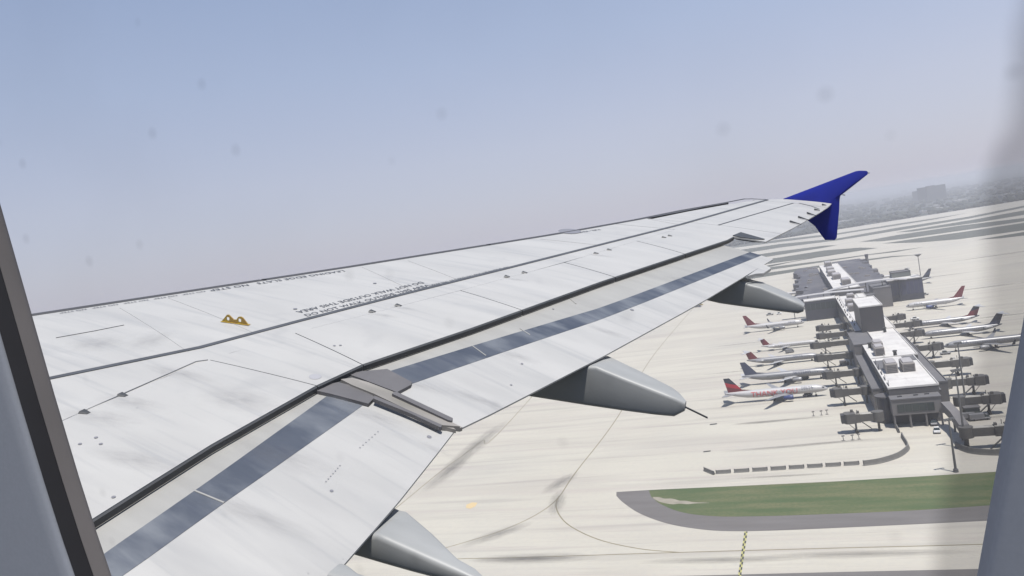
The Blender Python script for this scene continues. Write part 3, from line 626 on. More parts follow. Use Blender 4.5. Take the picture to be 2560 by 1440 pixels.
    for y in (-1, 1):
        r_ = []
        for t, le, ch in ((0, xr, cr), (.36, xr - sp * .36 * .5, cr * .58), (1, xr - sp * .53, ct)):
            yy = y * (Rr * .5 + t * (sp - Rr * .5)); z_ = zw + t * sp * .085
            r_.append([(le, yy, z_), (le - ch * .3, yy, z_ + ch * .055), (le - ch, yy, z_ + .02), (le - ch * .3, yy, z_ - ch * .05)])
        wg = link('wing', bm_mesh('wing', loft(r_)), wingm or ac_grey, e)
        if winglet:
            tx = xr - sp * .53; ty = y * sp; tz = zw + sp * .085
            bm = bmesh.new(); surf_panel(bm, [(tx - .1, ty, tz), (tx - 1.5, ty + y * .5, tz + 2.5), (tx - 2.1, ty + y * .5, tz + 2.5), (tx - ct, ty, tz)], .12, (0, 1, 0)); link('winglet', bm_mesh('winglet', bm), navy, wg)
        # engines
        if ttail: ex, ey, ez, er, el = X(.76), y * (Rr + 1.15), zc + Rr * .25, .85, Ln * .11
        else: ex, ey, ez, er, el = xr + 1.2, y * sp * .33, zw - .75, 1.15, 4.4
        rr = []
        for t, k in ((0, .86), (.06, 1), (.35, 1.04), (.75, .82), (1, .6)):
            rr.append([(ex - t * el, ey + er * k * math.cos(a), ez + er * k * math.sin(a)) for a in [2 * math.pi * i / 14 for i in range(14)]])
        en = link('engine', bm_mesh('engine', loft(rr)), engm or (body if ttail else ac_silver), e, smooth=False); autosmooth(en, 50)
        bm = bmesh.new(); tube(bm, (ex + .02, ey, ez), (ex - .3, ey, ez), er * .74, n=14); link('fan', bm_mesh('fan', bm), dk, en)
        bm = bmesh.new()
        if ttail: box(bm, ex - el * .8, ex - el * .2, min(y * Rr * .85, y * (Rr + .4)), max(y * Rr * .85, y * (Rr + .4)), ez - .15, ez + .15)
        else: box(bm, ex - el, ex - el * .25, ey - .14, ey + .14, ez + er * .7, zw + .6)
        link('pylon', bm_mesh('pylon', bm), body, en)
    gm_ = None
    for x, y in ((X(.12), 0), (X(.52 if not ttail else .58), -Rr * 1.1), (X(.52 if not ttail else .58), Rr * 1.1)):
        bm = bmesh.new(); tube(bm, (x, y, .4), (x, y, zc - Rr * .6), .16, n=6); lg = link('landing_gear', bm_mesh('landing_gear', bm), ac_silver, e)
        bm = bmesh.new()
        for d in (-.42, .42): tube(bm, (x, y + d - .16, .5), (x, y + d + .16, .5), .5, n=12)
        link('wheel', bm_mesh('wheel', bm), tyre, lg)
    for txt, size, q0, zoff, mm in titles:
        V, F = wrapcut(*text_geo(txt, size), .22)
        side = -1 if s > 0 else 1       # the side that faces us
        xs = X(q0)
        out = []
        for p in V:
            x = xs + p.x if s > 0 else xs - p.x
            fi = (zoff + p.y) / Rr; out.append((x, side * (Rr + .05) * math.cos(fi), zc + (Rr + .05) * math.sin(fi)))
        F2 = F if s > 0 else F
        link('lettering', mesh('lettering', out, F2), mm, fus)
    return e
airliner(387, 8.5, -37.8, 'white airliner with big red THANK YOU lettering and blue engine', fin=(navy, red, dred), titles=(('THANK YOU', 3.6, .74, -1.2, tred), ('DELTA', 1.7, .25, .55, tink)), engm=eng_blue, wingspan=36, finh=7.4)
airliner(425, 12, -31.5, 'silver airliner lettered SKYTEAM with blue grey fin, behind the thank you aircraft', body=ac_silver, fin=(bgrey, bgrey, bgrey), titles=(('SKYTEAM', 2.0, .42, .3, tink),), wingspan=36, finh=7.4, wingm=ac_white)
airliner(476, 9, -31.5, 'long T-tail jet with dark red fin on the left stands', Rr=1.7, ttail=True, fin=(dred, dred, dred), titles=(('DELTA', 1.7, .36, .35, tink),), body=ac_silver, wingspan=32, finh=5.0, gap=1.2, wingm=ac_white)
airliner(525, 10, -24.5, 'small white T-tail regional jet between the long T-tail jet and the winglet jet', Rr=1.4, ttail=True, fin=(dred, dred, dred), wingspan=24, finh=4.6, gap=1.1, wingm=ac_white)
airliner(612, 4, -37.5, 'white airliner with dark red fin and raised winglets on the far left stand', fin=(dred, dred, dred), winglet=True, titles=(('DELTA', 1.7, .27, .4, tink),), wingspan=35, finh=8.2, body=ac_white)
airliner(630, 74, 111.5, 'white airliner with dark red fin on the far right stand', fin=(dred, dred, dred), titles=(('DELTA', 1.8, .14, .35, tink),), engm=eng_blue, wingspan=34, finh=8.2)
airliner(547, 61, 104, 'farther of the two grey T-tail jets on the right stands', Rr=1.7, ttail=True, body=ac_silver, fin=(navy, dred, dred), titles=(('DELTA', 1.7, .23, .3, tink),), wingspan=32, finh=6.2, gap=1.2, wingm=ac_white)
airliner(507, 65.5, 107, 'nearer of the two grey T-tail jets on the right stands', Rr=1.75, ttail=True, body=ac_silver, fin=(navy, navy, bgrey), titles=(('DELTA', 1.8, .13, .3, tink),), wingspan=32, finh=6.4, gap=1.2, wingm=ac_white)
airliner(461, 69, 116, 'long silver airliner whose tail is cut off by the right window edge', body=ac_silver, titles=(('DELTA', 1.9, .12, .4, tink),), winglet=True, wingspan=38)
airliner(872, 78, 108, 'small far T-tail jet on the right behind the dark flank', Rr=1.35, ttail=True, fin=(navy, navy, navy), wingspan=23, finh=4.8, gap=1.1)
airliner(790, 78, 116, 'dark finned jet partly hidden behind the dark blue wing', Rr=1.8, fin=(navy, bgrey, navy), body=ac_grey, wingspan=34, finh=8)
airliner(822, -14, 12, 'tiny jet far left beside the dusky flank', Rr=1.3, ttail=True, wingspan=20, finh=4)

# ------------------------------------------------------------------ masts, fences, vehicles
steel = mat('galvanised steel', (.13, .13, .133), .5)
def mast(px, py, ht, label, head='dish'):
    e = empty('light_mast', Matrix.Translation(G(px, py)), label=label, cat='light mast', group='tall light masts')
    bm = bmesh.new(); tube(bm, (0, 0, 0), (0, 0, ht), .42, .22, n=8); tube(bm, (0, 0, 0), (0, 0, 1), .8, .7, n=10); link('pole', bm_mesh('pole', bm), steel, e)
    if head == 'dish':
        bm = bmesh.new(); tube(bm, (0, 0, ht - 1.6), (0, 0, ht + .2), .4, 3.0, n=14); link('lamp_ring', bm_mesh('lamp_ring', bm), steel, e)
    else:
        bm = bmesh.new(); box(bm, -1.6, 1.6, -.2, .2, ht - .4, ht); link('crossarm', bm_mesh('crossarm', bm), steel, e)
        for x in (-1.3, -.45, .45, 1.3):
            bm = bmesh.new(); box(bm, x - .3, x + .3, -.55, -.2, ht - .7, ht - .25); link('floodlight', bm_mesh('floodlight', bm), steel, e)
mast(2390, 1180, 17, 'light mast standing at the edge of the grass', 'arm')
mast(2415, 1121, 27, 'tall light mast by the curved barrier at right', 'arm')
mast(2309, 742, 34, 'tall mast with a dish-shaped lamp ring behind the far right jet')
mast(2413.5, 1000, 24, 'thin mast rising in front of the third right jet bridge', 'arm')
bfm = mat('concrete barrier', (.17, .165, .155), .8, noise_amt=.2, nscale=.6)
def barrier(pxs, label, h=1.9, group=None, lit=False):
    P = [G(*p) for p in pxs]; e = empty('blast_barrier', Matrix.Translation(P[0]), label=label, cat='barrier', group=group)
    Q = []
    for i in range(len(P) - 1):
        p0 = P[max(i - 1, 0)]; p1 = P[i]; p2 = P[i + 1]; p3 = P[min(i + 2, len(P) - 1)]
        for k in range(5):
            t = k / 5; Q.append(.5 * ((2 * p1) + (-p0 + p2) * t + (2 * p0 - 5 * p1 + 4 * p2 - p3) * t * t + (-p0 + 3 * p1 - 3 * p2 + p3) * t ** 3))
    Q.append(P[-1]); rings = []
    for i, q in enumerate(Q):
        d = (Q[min(i + 1, len(Q) - 1)] - Q[max(i - 1, 0)]).normalized(); nn = Vector((-d.y, d.x, 0)); q = q - P[0]
        rings.append([q + nn * -.5, q + nn * .5, q + nn * .5 + Vector((0, 0, h * .3)), q + nn * .22 + Vector((0, 0, h)), q - nn * .1 + Vector((0, 0, h)), q - nn * .3 + Vector((0, 0, h * .3))])
    link('wall_segment', bm_mesh('wall_segment', loft(rings)), bfm, e)
    bm = bmesh.new()
    for q in (P[0], P[-1]): q = q - P[0]; box(bm, q.x - .1, q.x + .1, q.y - .3, q.y + .3, h * .2, h + .1)
    link('end_post', bm_mesh('end_post', bm), steel, e)
nth = ['first', 'second', 'third', 'fourth', 'fifth', 'sixth', 'seventh', 'eighth']
for k in range(8):
    x0 = 1791 + k * 45.8; y0 = 1184.5 - k * 2.95
    barrier([(x0, y0), (x0 + 18, y0 - 1), (x0 + 36, y0 - 2.2)], '%s straight barrier piece counted from the left of the dashed row' % nth[k], 1.25, 'barrier pieces in the dashed row')
barrier([(1761, 1177), (1773, 1182), (1785, 1187)], 'short slanted barrier piece at the left end of the dashed row', 1.3)
barrier([(2160, 1164), (2200, 1158), (2240, 1146), (2262, 1133), (2271, 1120), (2262, 1103), (2256, 1093)], 'long curved barrier bending up towards the end block', 1.7)
barrier([(2248, 1082), (2243, 1071), (2238, 1060)], 'short straight barrier piece leading under the end block', 1.5)
barrier([(2390, 1118), (2410, 1128), (2440, 1135), (2500, 1138), (2600, 1136)], 'curved barrier under the nearest right jet bridge', 1.9)
vw = mat('vehicle white', (.7, .7, .7), .4); vg = mat('vehicle grey', (.2, .2, .21), .5); vy = mat('vehicle ochre', (.45, .33, .08), .5)
def vehicle(px, py, Ln, m, label, rz=0, cab=True, name='service_vehicle', cat='vehicle'):
    e = empty(name, Matrix.Translation(G(px, py)) @ Matrix.Rotation(rz, 4, 'Z'), label=label, cat=cat, group='vehicles on the apron')
    bm = bmesh.new(); box(bm, -Ln / 2, Ln / 2, -1.1, 1.1, .45, 1.15)
    bmesh.ops.bevel(bm, geom=bm.edges[:], offset=.12, segments=1, affect='EDGES'); link('body', bm_mesh('body', bm), m, e)
    bm = bmesh.new(); a = (-Ln * .3, Ln * .2) if cab else (Ln * .22, Ln * .46)
    vv = [bm.verts.new(p) for p in ((a[0], -1, 1.15), (a[1], -1, 1.15), (a[1], 1, 1.15), (a[0], 1, 1.15), (a[0] + .4, -.85, 2.0), (a[1] - .5, -.85, 2.0), (a[1] - .5, .85, 2.0), (a[0] + .4, .85, 2.0))]
    for f in ((4, 5, 6, 7), (0, 1, 5, 4), (1, 2, 6, 5), (2, 3, 7, 6), (3, 0, 4, 7)): bm.faces.new([vv[i] for i in f])
    c = link('cab', bm_mesh('cab', bm), gl, e)
    bm = bmesh.new(); box(bm, a[0] + .45, a[1] - .55, -.8, .8, 2.003, 2.08); link('cab_roof', bm_mesh('cab_roof', bm), m, c)
    if not cab: bm = bmesh.new(); box(bm, -Ln / 2, Ln * .2, -1.1, 1.1, 1.16, 2.5); link('cargo_box', bm_mesh('cargo_box', bm), m, e)
    wm = None
    for x in (-Ln * .32, Ln * .32):
        for y in (-1.0, 1.0):
            if wm is None: bm = bmesh.new(); tube(bm, (0, -.14, .38), (0, .14, .38), .38, n=10); wm = bm_mesh('wheel', bm); wm.materials.append(tyre)
            o = bpy.data.objects.new('wheel', wm); COL.objects.link(o); o.parent = e; o.location = (x, y, 0)
vehicle(2343, 1081, 4.6, vw, 'white car parked in front of the end block', 1.1)
vehicle(2334, 1062, 4.6, vg, 'grey car in the shade behind the white car', 1.2)
vehicle(2425, 1047, 8, vg, 'grey truck with pale top beside the nearest right jet bridges', -.2, False)
vehicle(2450, 1050, 7, vg, 'grey truck behind the first truck at right', -.25, False)
vehicle(1925, 788, 6, vg, 'grey tug behind the winglet jet', -.3); vehicle(1948, 786, 4, vw, 'small pale tug beside the grey tug behind the winglet jet', -.3)
vehicle(1745, 768, 8, vg, 'dark baggage tractor on the open apron below the flap fairing', -.9, False)
vehicle(1752, 763, 5, vy, 'ochre tractor beside the dark baggage tractor', -.6)
vehicle(2313, 738, 5, vg, 'dark van at the foot of the dish topped mast', -.2)
vehicle(2156, 930, 7, vw, 'pale van between the left jet bridges', -.3, False)
vehicle(1980, 1068, 0.1 + 3, vg, 'small grey cart on the empty left stand', 0) if False else None
for px, py, lb, m_ in [(2288, 799, 'pale cart under the farthest right jet bridges', vw), (2292, 836, 'white cart between the second and third far right jet bridges', vw), (2364, 886, 'grey cart under the right jet bridge by the long silver jet', vg), (2368, 973, 'pale cart at the foot of the right flank', vw), (2386, 905, 'grey cart beside the pale mottled jet bridge', vg), (2090, 848, 'grey loader between two left jet bridges', vg), (2112, 912, 'grey loader under the left jet bridges', vg), (2195, 1000, 'dark cart beside the stair drum', vg), (2010, 948, 'dark belt loader at the silver airliner', vg), (2020, 990, 'small grey tug near the nose of the thank you airliner', vg), (2150, 1052, 'dark tug under the nearest left jet bridge', vg), (1975, 882, 'small dark loader at the white T-tail jet', vg)]:
    vehicle(px, py, 5, m_, lb, random.uniform(-.6, .6), random.random() < .4)
cone_m = mat('marker post grey', (.22, .21, .2), .7)
for row, (pts, w_) in enumerate([([(2034, 1040), (2054, 1038), (2068, 1036)], 'far'), ([(2109, 1102), (2132, 1100), (2148, 1098)], 'near')]):
    for i, p in enumerate(pts):
        e = empty('stand_post', Matrix.Translation(G(*p)), label='%s small post of three on the %s empty left stand' % (['leftmost', 'middle', 'rightmost'][i], w_), cat='post', group='small posts on the empty stands')
        bm = bmesh.new(); tube(bm, (0, 0, .15), (0, 0, 1.6), .14, n=6); link('post', bm_mesh('post', bm), cone_m, e)
        bm = bmesh.new(); box(bm, -.5, .5, -.5, .5, 0, .15); link('base', bm_mesh('base', bm), cone_m, e)
        bm = bmesh.new(); box(bm, -.55, .55, -.06, .06, 1.603, 2.1); link('plate', bm_mesh('plate', bm), cone_m, e)

# ================================================================== THE WING
WO = Vector((2, -4, 0)); MW_ = MA @ Matrix.Translation(WO)
wing = empty('aircraft_wing', MW_, label='large white aircraft wing with extended flaps and a blue tip fence filling the left', cat='airplane wing')
DIH = math.tan(R_(5.6))
def interp(tab, y):
    if y <= tab[0][0]: a, b_ = tab[0], tab[1]
    elif y >= tab[-1][0]: a, b_ = tab[-2], tab[-1]
    else:
        for a, b_ in zip(tab, tab[1:]):
            if y <= b_[0]: break
    return a[1] + (b_[1] - a[1]) * (y - a[0]) / (b_[0] - a[0])
LEt = [(1.9, -.62), (6.41, -3.14), (9.19, -4.70), (12.24, -6.36), (14.93, -7.62), (16.0, -8.15), (16.6, -8.5), (17.0, -9.0), (17.15, -9.3)]
TEt = [(1.9, -6.50), (6.15, -6.53), (6.6, -6.62), (7.81, -7.02), (9.88, -7.65), (13.2, -8.74)]
TEo = [(13.2, -9.15), (14.6, -9.5), (16.5, -9.9), (17.15, -10.0)]
def LE(x): return interp(LEt, x)
def surf(x, y):
    c = LE(x) - interp(TEt, min(x, 13.2)) if x < 13.2 else LE(x) - interp(TEo, x)
    c = max(c, .9); t = (LE(x) - y) / c
    k = .022 if t > .42 else .014 * max(.15, min(1, (15 - x) / 10))
    return x * DIH - k * c * ((max(t, 0) - .42) / .58) ** 2
def flapz(x, y):
    te = interp(TEt, x)
    d = max(0., te - y); return surf(x, max(y, te)) - .06 - .15 * d - .035 * d * d
def W(px, py, f=surf, up=0.):
    d = aray(px, py); t = 6.0
    n_ = Vector((-DIH, 0, 1))
    t = -(n_.dot(CA)) / n_.dot(d)
    for k in range(24):
        P = CA + d * t; h = f(P.x, P.y) + up; er_ = P.z - h; t -= max(-.6, min(.6, er_ / n_.dot(d) * .8))
    P = CA + d * t; return P
for it in range(4):                       # settle the planform on the curved skin
    l_ = [W(*p) for p in [(85, 789), (400, 741), (860, 671), (1200, 617), (1400, 585), (1600, 549)]]
    l_ = [p for p in l_ if p.x < 14.4]
    sl_ = (l_[1].y - l_[0].y) / (l_[1].x - l_[0].x); LEt[:] = [(1.9, l_[0].y + sl_ * (1.9 - l_[0].x))] + [(p.x, p.y) for p in l_] + [(14.93, -7.68), (16.0, -8.2), (16.6, -8.5), (17.0, -9.0), (17.15, -9.3)]
    a_ = [W(*p) for p in [(230, 1300), (500, 1128), (790, 965), (905, 912), (1180, 820), (1500, 705), (1840, 590)]]
    TEt[:] = [(1.9, a_[0].y)] + [(p.x, p.y) for p in a_] + [(13.2 if a_[-1].x < 13.15 else a_[-1].x + .05, a_[-1].y - .02)]
def wl(name, V, F, m, parent=wing, smooth=True, ang=40):
    bm = bmesh.new(); vv = [bm.verts.new(Vector(p) - WO) for p in V]
    for f in F:
        try: bm.faces.new([vv[i] for i in f])
        except ValueError: pass
    o = link(name, bm_mesh(name, bm), m, parent)
    if smooth: autosmooth(o, ang)
    return o
def rings_loft(name, rings, m, parent=wing, ang=40):
    n_ = len(rings[0]); V = [p for r in rings for p in r]; F = [tuple(range(n_)), tuple(range((len(rings) - 1) * n_, len(rings) * n_))[::-1]]
    for i in range(len(rings) - 1):
        for j in range(n_): F.append((i * n_ + j, i * n_ + (j + 1) % n_, (i + 1) * n_ + (j + 1) % n_, (i + 1) * n_ + j))
    return wl(name, V, F, m, parent, True, ang)
# hinge line = front edge of the spoilers
h1 = [W(*p) for p in [(205, 1030), (300, 988), (520, 901), (735, 833), (1150, 727), (1410, 657), (1590, 603)]]
HGt = [(1.9, h1[0].y + .03)] + [(p.x, p.y) for p in h1] + [(13.25, -7.86)]
ail = [W(*p) for p in [(1795, 563), (1880, 538), (1980, 508)]]
AIt = [(p.x, p.y) for p in ail]
def skin_ring(x, yf, yb, depth_b, n_=16):
    """closed section: upper surface yf..yb, vertical rear, lower surface back"""
    up = []; lo = []
    c = LE(x) - interp(TEt, min(x, 13.2))
    for k in range(n_ + 1):
        t = k / n_; y = yf + (yb - yf) * t; up.append(Vector((x, y, surf(x, y))))
        # thickness
        tt = (LE(x) - y) / max(c, .8); th_ = .11 * c * (1.4 * math.sqrt(max(tt, 0)) - .9 * tt - .35 * tt * tt) ; th_ = max(th_, .02)
        if k == n_: th_ = depth_b
        lo.append(Vector((x, y, surf(x, y) - th_)))
    return up + lo[::-1]
xs1 = [1.9, 3, 4, 5, 5.8, 6.4, 7.2, 8, 9, 10, 11, 12, 12.7, 13.22]
rings_loft('main_wing', [skin_ring(x, LE(x) - .01, interp(HGt, x) + .006, .22) for x in xs1], wing_white)
def yb_out(x):
    return interp(AIt, x) + .008 if AIt[0][0] < x < AIt[-1][0] else interp(TEo, x)
xs2 = [13.235, AIt[0][0] - .002]; 
A0, A1 = AIt[0][0], AIt[-1][0]
rings_loft('outer_wing', [skin_ring(x, LE(x) - .01, interp(TEo, x), .02) for x in (13.235, (13.235 + A0) / 2, A0)], wing_white)
rings_loft('outer_wing', [skin_ring(x, LE(x) - .1, yb_out(x), .08) for x in (A0 + .01, A0 + (A1 - A0) * .35, A0 + (A1 - A0) * .7, A1 - .01)], wing_white)
tipx = [A1, A1 + .15, 16.6, 16.8, 16.95, 17.08]
tipx = sorted(set(round(x, 3) for x in tipx if x >= A1))
rings_loft('wing_tip', [skin_ring(x, LE(x) - .05, interp(TEo, x), .02) for x in tipx], wing_white)
# aileron
def plate_ring(x, yf, yb, tf, tb, f=surf, up=0., n_=6):
    U = [Vector((x, yf + (yb - yf) * k / n_, f(x, yf + (yb - yf) * k / n_) + up)) for k in range(n_ + 1)]
    Lw = [p - Vector((0, 0, tf + (tb - tf) * k / n_)) for k, p in enumerate(U)]
    return U + Lw[::-1]
def span(a, b_, n_): return [a + (b_ - a) * k / n_ for k in range(n_ + 1)]
rings_loft('aileron', [plate_ring(x, interp(AIt, x) - .012, interp(TEo, x), .10, .015) for x in span(A0 + .012, A1 - .012, 5)], wing_white)
# spoilers
bnd = [((2.0, -5.4), (2.0, -6.5))]
B = [(W(*a), W(*b_)) for a, b_ in [((520, 900), (790, 965)), ((735, 833), (905, 912)), ((1150, 727), (1300, 775)), ((1410, 657), (1550, 696)), ((1590, 603), (1720, 637))]]
B = [(Vector((1.95, 0, 0)), Vector((1.95, 0, 0)))] + B + [(Vector((13.225, 0, 0)), Vector((13.225, 0, 0)))]
spo = ['spoiler', 'fixed_panel', 'spoiler', 'spoiler', 'spoiler', 'spoiler']
seam_w = [.006, .006, .007, .010, .013, .014]
for k in range(6):
    a, b_ = B[k], B[k + 1]; g_ = seam_w[k] / 2 + .002
    U = []; Lr = []; rings = []
    for i in range(9):
        s = i / 8; xf = (a[0].x + g_) + (b_[0].x - a[0].x - 2 * g_) * s; xr_ = (a[1].x + g_) + (b_[1].x - a[1].x - 2 * g_) * s
        r1 = []; r2 = []
        for j in range(8):
            t = j / 7; yf = interp(HGt, xf) - .006; yr = interp(TEt, xr_); x = xf + (xr_ - xf) * t; y = yf + (yr - yf) * t
            if k == 1: yr = interp([(B[1][1].x, W(790, 965).y), (B[2][1].x, W(905, 912).y)], xr_); y = yf + (yr - yf) * t
            z = surf(x, y) + .004; r1.append(Vector((x, y, z))); r2.append(Vector((x, y, z - (.06 - .032 * t))))
        rings.append(r1 + r2[::-1])
    sp_ = rings_loft(spo[k], rings, wing_white)
    # dark sealing lip along the trailing edge
    rr = []
    for i in range(9):
        s = i / 8; xr_ = (a[1].x + g_) + (b_[1].x - a[1].x - 2 * g_) * s; yr = interp(TEt, xr_)
        if k == 1: yr = interp([(B[1][1].x, W(790, 965).y), (B[2][1].x, W(905, 912).y)], xr_)
        z = surf(xr_, yr) + .004; rr.append([Vector((xr_, yr - .003, z - .004)), Vector((xr_, yr - .016, z - .012)), Vector((xr_, yr - .014, z - .055)), Vector((xr_, yr - .003, z - .055))])
    rings_loft('seal', rr, seal_dark, sp_)
# cove under the spoilers
rings_loft('flap_cove', [[Vector((x, interp(HGt, x) - .02, surf(x, interp(HGt, x)) - .10)), Vector((x, interp(TEt, x) + .02, surf(x, interp(TEt, x)) - .11)), Vector((x, interp(TEt, x) + .05, surf(x, interp(TEt, x)) - .22)), Vector((x, interp(HGt, x) - .02, surf(x, interp(HGt, x)) - .24))] for x in span(1.95, 12.9, 14)], seal_dark)
# slat and leading edge
def slat(xa, xb, n_):
    rr = []
    for x in span(xa, xb, n_):
        y = LE(x) - .01; z = surf(x, y)
        rr.append([Vector((x, y - .002, z + .002)), Vector((x, y + .03, z + .009)), Vector((x, y + .08, z + .004)), Vector((x, y + .15, z - .04)), Vector((x, y + .19, z - .10)), Vector((x, y + .17, z - .18)), Vector((x, y + .08, z - .2)), Vector((x, y - .002, z - .05))])
    return rings_loft('slat', rr, le_metal)
for a, b_ in ((2.0, 5.6), (5.63, 8.3), (8.33, 11.0), (11.03, 13.7), (13.73, 16.1)): slat(a, b_, 6)
# dark painted line along the rear spar, thin panel seams, stencils
def strip(name, pxs, wd, m, up=.006, f=surf, n_=14, parent=wing, wd2=None):
    P = [W(*p, f) for p in pxs]; Q = []
    for a, b_ in zip(P, P[1:]):
        k = max(2, int((b_ - a).length / .25))
        for i in range(k): Q.append(a + (b_ - a) * i / k)
    Q.append(P[-1]); V = []; F = []
    for i, q in enumerate(Q):
        w_ = wd + ((wd2 or wd) - wd) * i / (len(Q) - 1)
        d = (Q[min(i + 1, len(Q) - 1)] - Q[max(i - 1, 0)]); nn = Vector((-d.y, d.x, 0)).normalized() * w_ / 2
        for s in (-1, 1):
            x, y = q.x + nn.x * s, q.y + nn.y * s; V.append((x, y, f(x, y) + up))
        for s in (1, -1):
            x, y = q.x + nn.x * s, q.y + nn.y * s; V.append((x, y, f(x, y) - .004))
        if i:
            a = 4 * i - 4
            for j in range(4): F.append((a + j, a + (j + 1) % 4, a + 4 + (j + 1) % 4, a + 4 + j))
    return wl(name, V, F, m, parent, False)
strip('spar_line', [(60, 961), (122, 947), (500, 869), (740, 805), (1000, 738), (1280, 668), (1700, 562), (1918, 500)], .05, line_grey, wd2=.06)
strip('panel_seam', [(140, 845), (235, 828), (310, 813)], .008, line_grey, .004)
strip('panel_seam', [(205, 1031), (300, 989), (490, 905), (520, 901)], .006, mat('faint seam', (.38, .38, .38), .6), .0095)
strip('panel_seam', [(1796, 563), (1880, 538), (1983, 508)], .028, line_grey, .004)
strip('panel_seam', [(1860, 497.5), (1880, 497), (1920, 499), (1905, 503)], .02, line_grey, .004)
strip('panel_seam', [(1998, 508), (2030, 516), (2048, 523)], .03, line_grey, .004)
strip('tip_line', [(1400, 583), (1560, 556), (1700, 530), (1800, 509), (1862, 497)], .03, line_grey, .004)
for p, q in [((492, 903), (560, 915)), ((560, 915), (640, 930)), ((640, 930), (700, 944)), ((700, 944), (795, 966))]: pass
def wtext(txt, p0, p1, hgt, flip, f=surf, up=.004, m=ink):
    """text along p0->p1; flip = reads the other way round"""
    A_, B_ = W(*p0), W(*p1); V, F = text_geo(txt); wd = max(p.x for p in V); mx = max(p.y for p in V)
    d = (B_ - A_); Ln = Vector((d.x, d.y, 0)).length; ex = Vector((d.x, d.y, 0)).normalized(); ey = Vector((-ex.y, ex.x, 0))
    out = []
    for p in V:
        tx = p.x / wd * Ln; ty = p.y / mx * hgt
        if flip: tx = Ln - tx; ty = hgt - ty
        q = A_ + ex * tx + ey * ty; out.append((q.x, q.y, f(q.x, q.y) + up))
    wl('stencil', out, F, m, wing, False)
wtext('DO NOT WALK OUTSIDE THIS AREA', (767, 792), (1077, 715), .068, False)
wtext('DO NOT WALK OUTSIDE THIS AREA', (749, 784), (1063, 708), .075, True)
wtext('NO CABLING BEYOND FASTENERS IN THIS AREA', (1082, 716), (1278, 669), .06, True)
wtext('LEADING EDGE SLATS   NO STEP', (528, 729), (865, 679), .08, True)
wtext('NO STEP   NO STEP   NO STEP   NO STEP   NO STEP', (150, 785), (515, 730), .045, True)
wtext('FUEL  VENT', (1450, 583), (1504, 575), .07, True)
def disc(px, py, r, m, name='access_cap', up=.006, f=surf, sq=1.0):
    P = W(px, py, f); V = [(P.x, P.y, f(P.x, P.y) + up)]; F = []
    for k in range(14):
        a = 2 * math.pi * k / 14; x, y = P.x + r * math.cos(a), P.y + r * sq * math.sin(a); V.append((x, y, f(x, y) + up))
    for k in range(14): F.append((0, 1 + k, 1 + (k + 1) % 14))
    wl(name, V, F, m, wing, False)
gcap = mat('grey cap', (.2, .2, .22), .5)
disc(1424, 579, .17, gcap)
disc(738, 773, .02, gcap); disc(937, 709, .02, gcap); disc(788, 943, .05, mat('smudge grey', (.34, .34, .36), .7)); 
for px, py in [(200, 1112), (252, 1112), (240, 1096), (284, 1245), (851, 865), (836, 866)]: disc(px, py, .012, gcap, up=.008)
for px, py in [(300, 988), (205, 1031), (925, 779), (990, 764), (1262, 692), (1306, 682), (1485, 634), (1518, 625), (1655, 594), (1670, 590)]:   # spoiler hinge horns
    P = W(px, py); V = []; 
    for dx, dy, dz in ((-.035, 0, 0), (.035, .0, 0), (.02, -.06, 0), (-.012, -.06, 0), (-.02, 0, .012), (.02, 0, .012), (.012, -.05, .006), (-.008, -.05, .006)): V.append((P.x + dx, P.y + dy, surf(P.x + dx, P.y + dy) + .006 + dz))
    wl('hinge_horn', V, [(0, 1, 2, 3), (4, 5, 6, 7), (0, 1, 5, 4), (1, 2, 6, 5), (2, 3, 7, 6), (3, 0, 4, 7)], seal_dark, wing, False)
# grey exhaust-like smears behind the hinge horns
smear = bpy.data.materials.new('grease smear'); smear.use_nodes = True
n = smear.node_tree; b = n.nodes['Principled BSDF']; b.inputs['Base Color'].default_value = (.16, .16, .17, 1); b.inputs['Roughness'].default_value = .5
tc = n.nodes.new('ShaderNodeTexCoord'); gr = n.nodes.new('ShaderNodeTexGradient'); gr.gradient_type = 'SPHERICAL'
nz = n.nodes.new('ShaderNodeTexNoise'); nz.inputs['Scale'].default_value = 3; mu = n.nodes.new('ShaderNodeMath'); mu.operation = 'MULTIPLY'; mr = n.nodes.new('ShaderNodeMapRange')
mr.inputs['From Min'].default_value = .05; mr.inputs['From Max'].default_value = .6; mr.inputs['To Max'].default_value = .17
n.links.new(tc.outputs['Object'], gr.inputs[0]); n.links.new(tc.outputs['Object'], nz.inputs[0]); n.links.new(gr.outputs[1], mu.inputs[0]); n.links.new(nz.outputs[0], mu.inputs[1]); n.links.new(mu.outputs[0], mr.inputs[0]); n.links.new(mr.outputs[0], b.inputs['Alpha'])
def wsmear(px, py, lx, ly, rz, f=surf, up=.007):
    P = W(px, py, f); N_ = 6; V = []; F = []
    for i in range(N_ + 1):
        for j in range(N_ + 1):
            a, c = i / N_ * 2 - 1, j / N_ * 2 - 1; x = P.x + a * lx * math.cos(rz) - c * ly * math.sin(rz); y = P.y + a * lx * math.sin(rz) + c * ly * math.cos(rz)
            V.append(Vector((x, y, f(x, y) + up)))
    for i in range(N_):
        for j in range(N_): a = i * (N_ + 1) + j; F.append((a, a + 1, a + N_ + 2, a + N_ + 1))
    # mesh in a local frame whose unit square is the smear, so the gradient follows it
    Mx = Matrix.Translation(P - WO) @ Matrix.Rotation(rz, 4, 'Z') @ Matrix.Diagonal((lx, ly, 1, 1)); Mi = Mx.inverted()
    o = link('smear', mesh('smear', [Mi @ (v - WO) for v in V], F), smear, wing); o.matrix_local = Mx
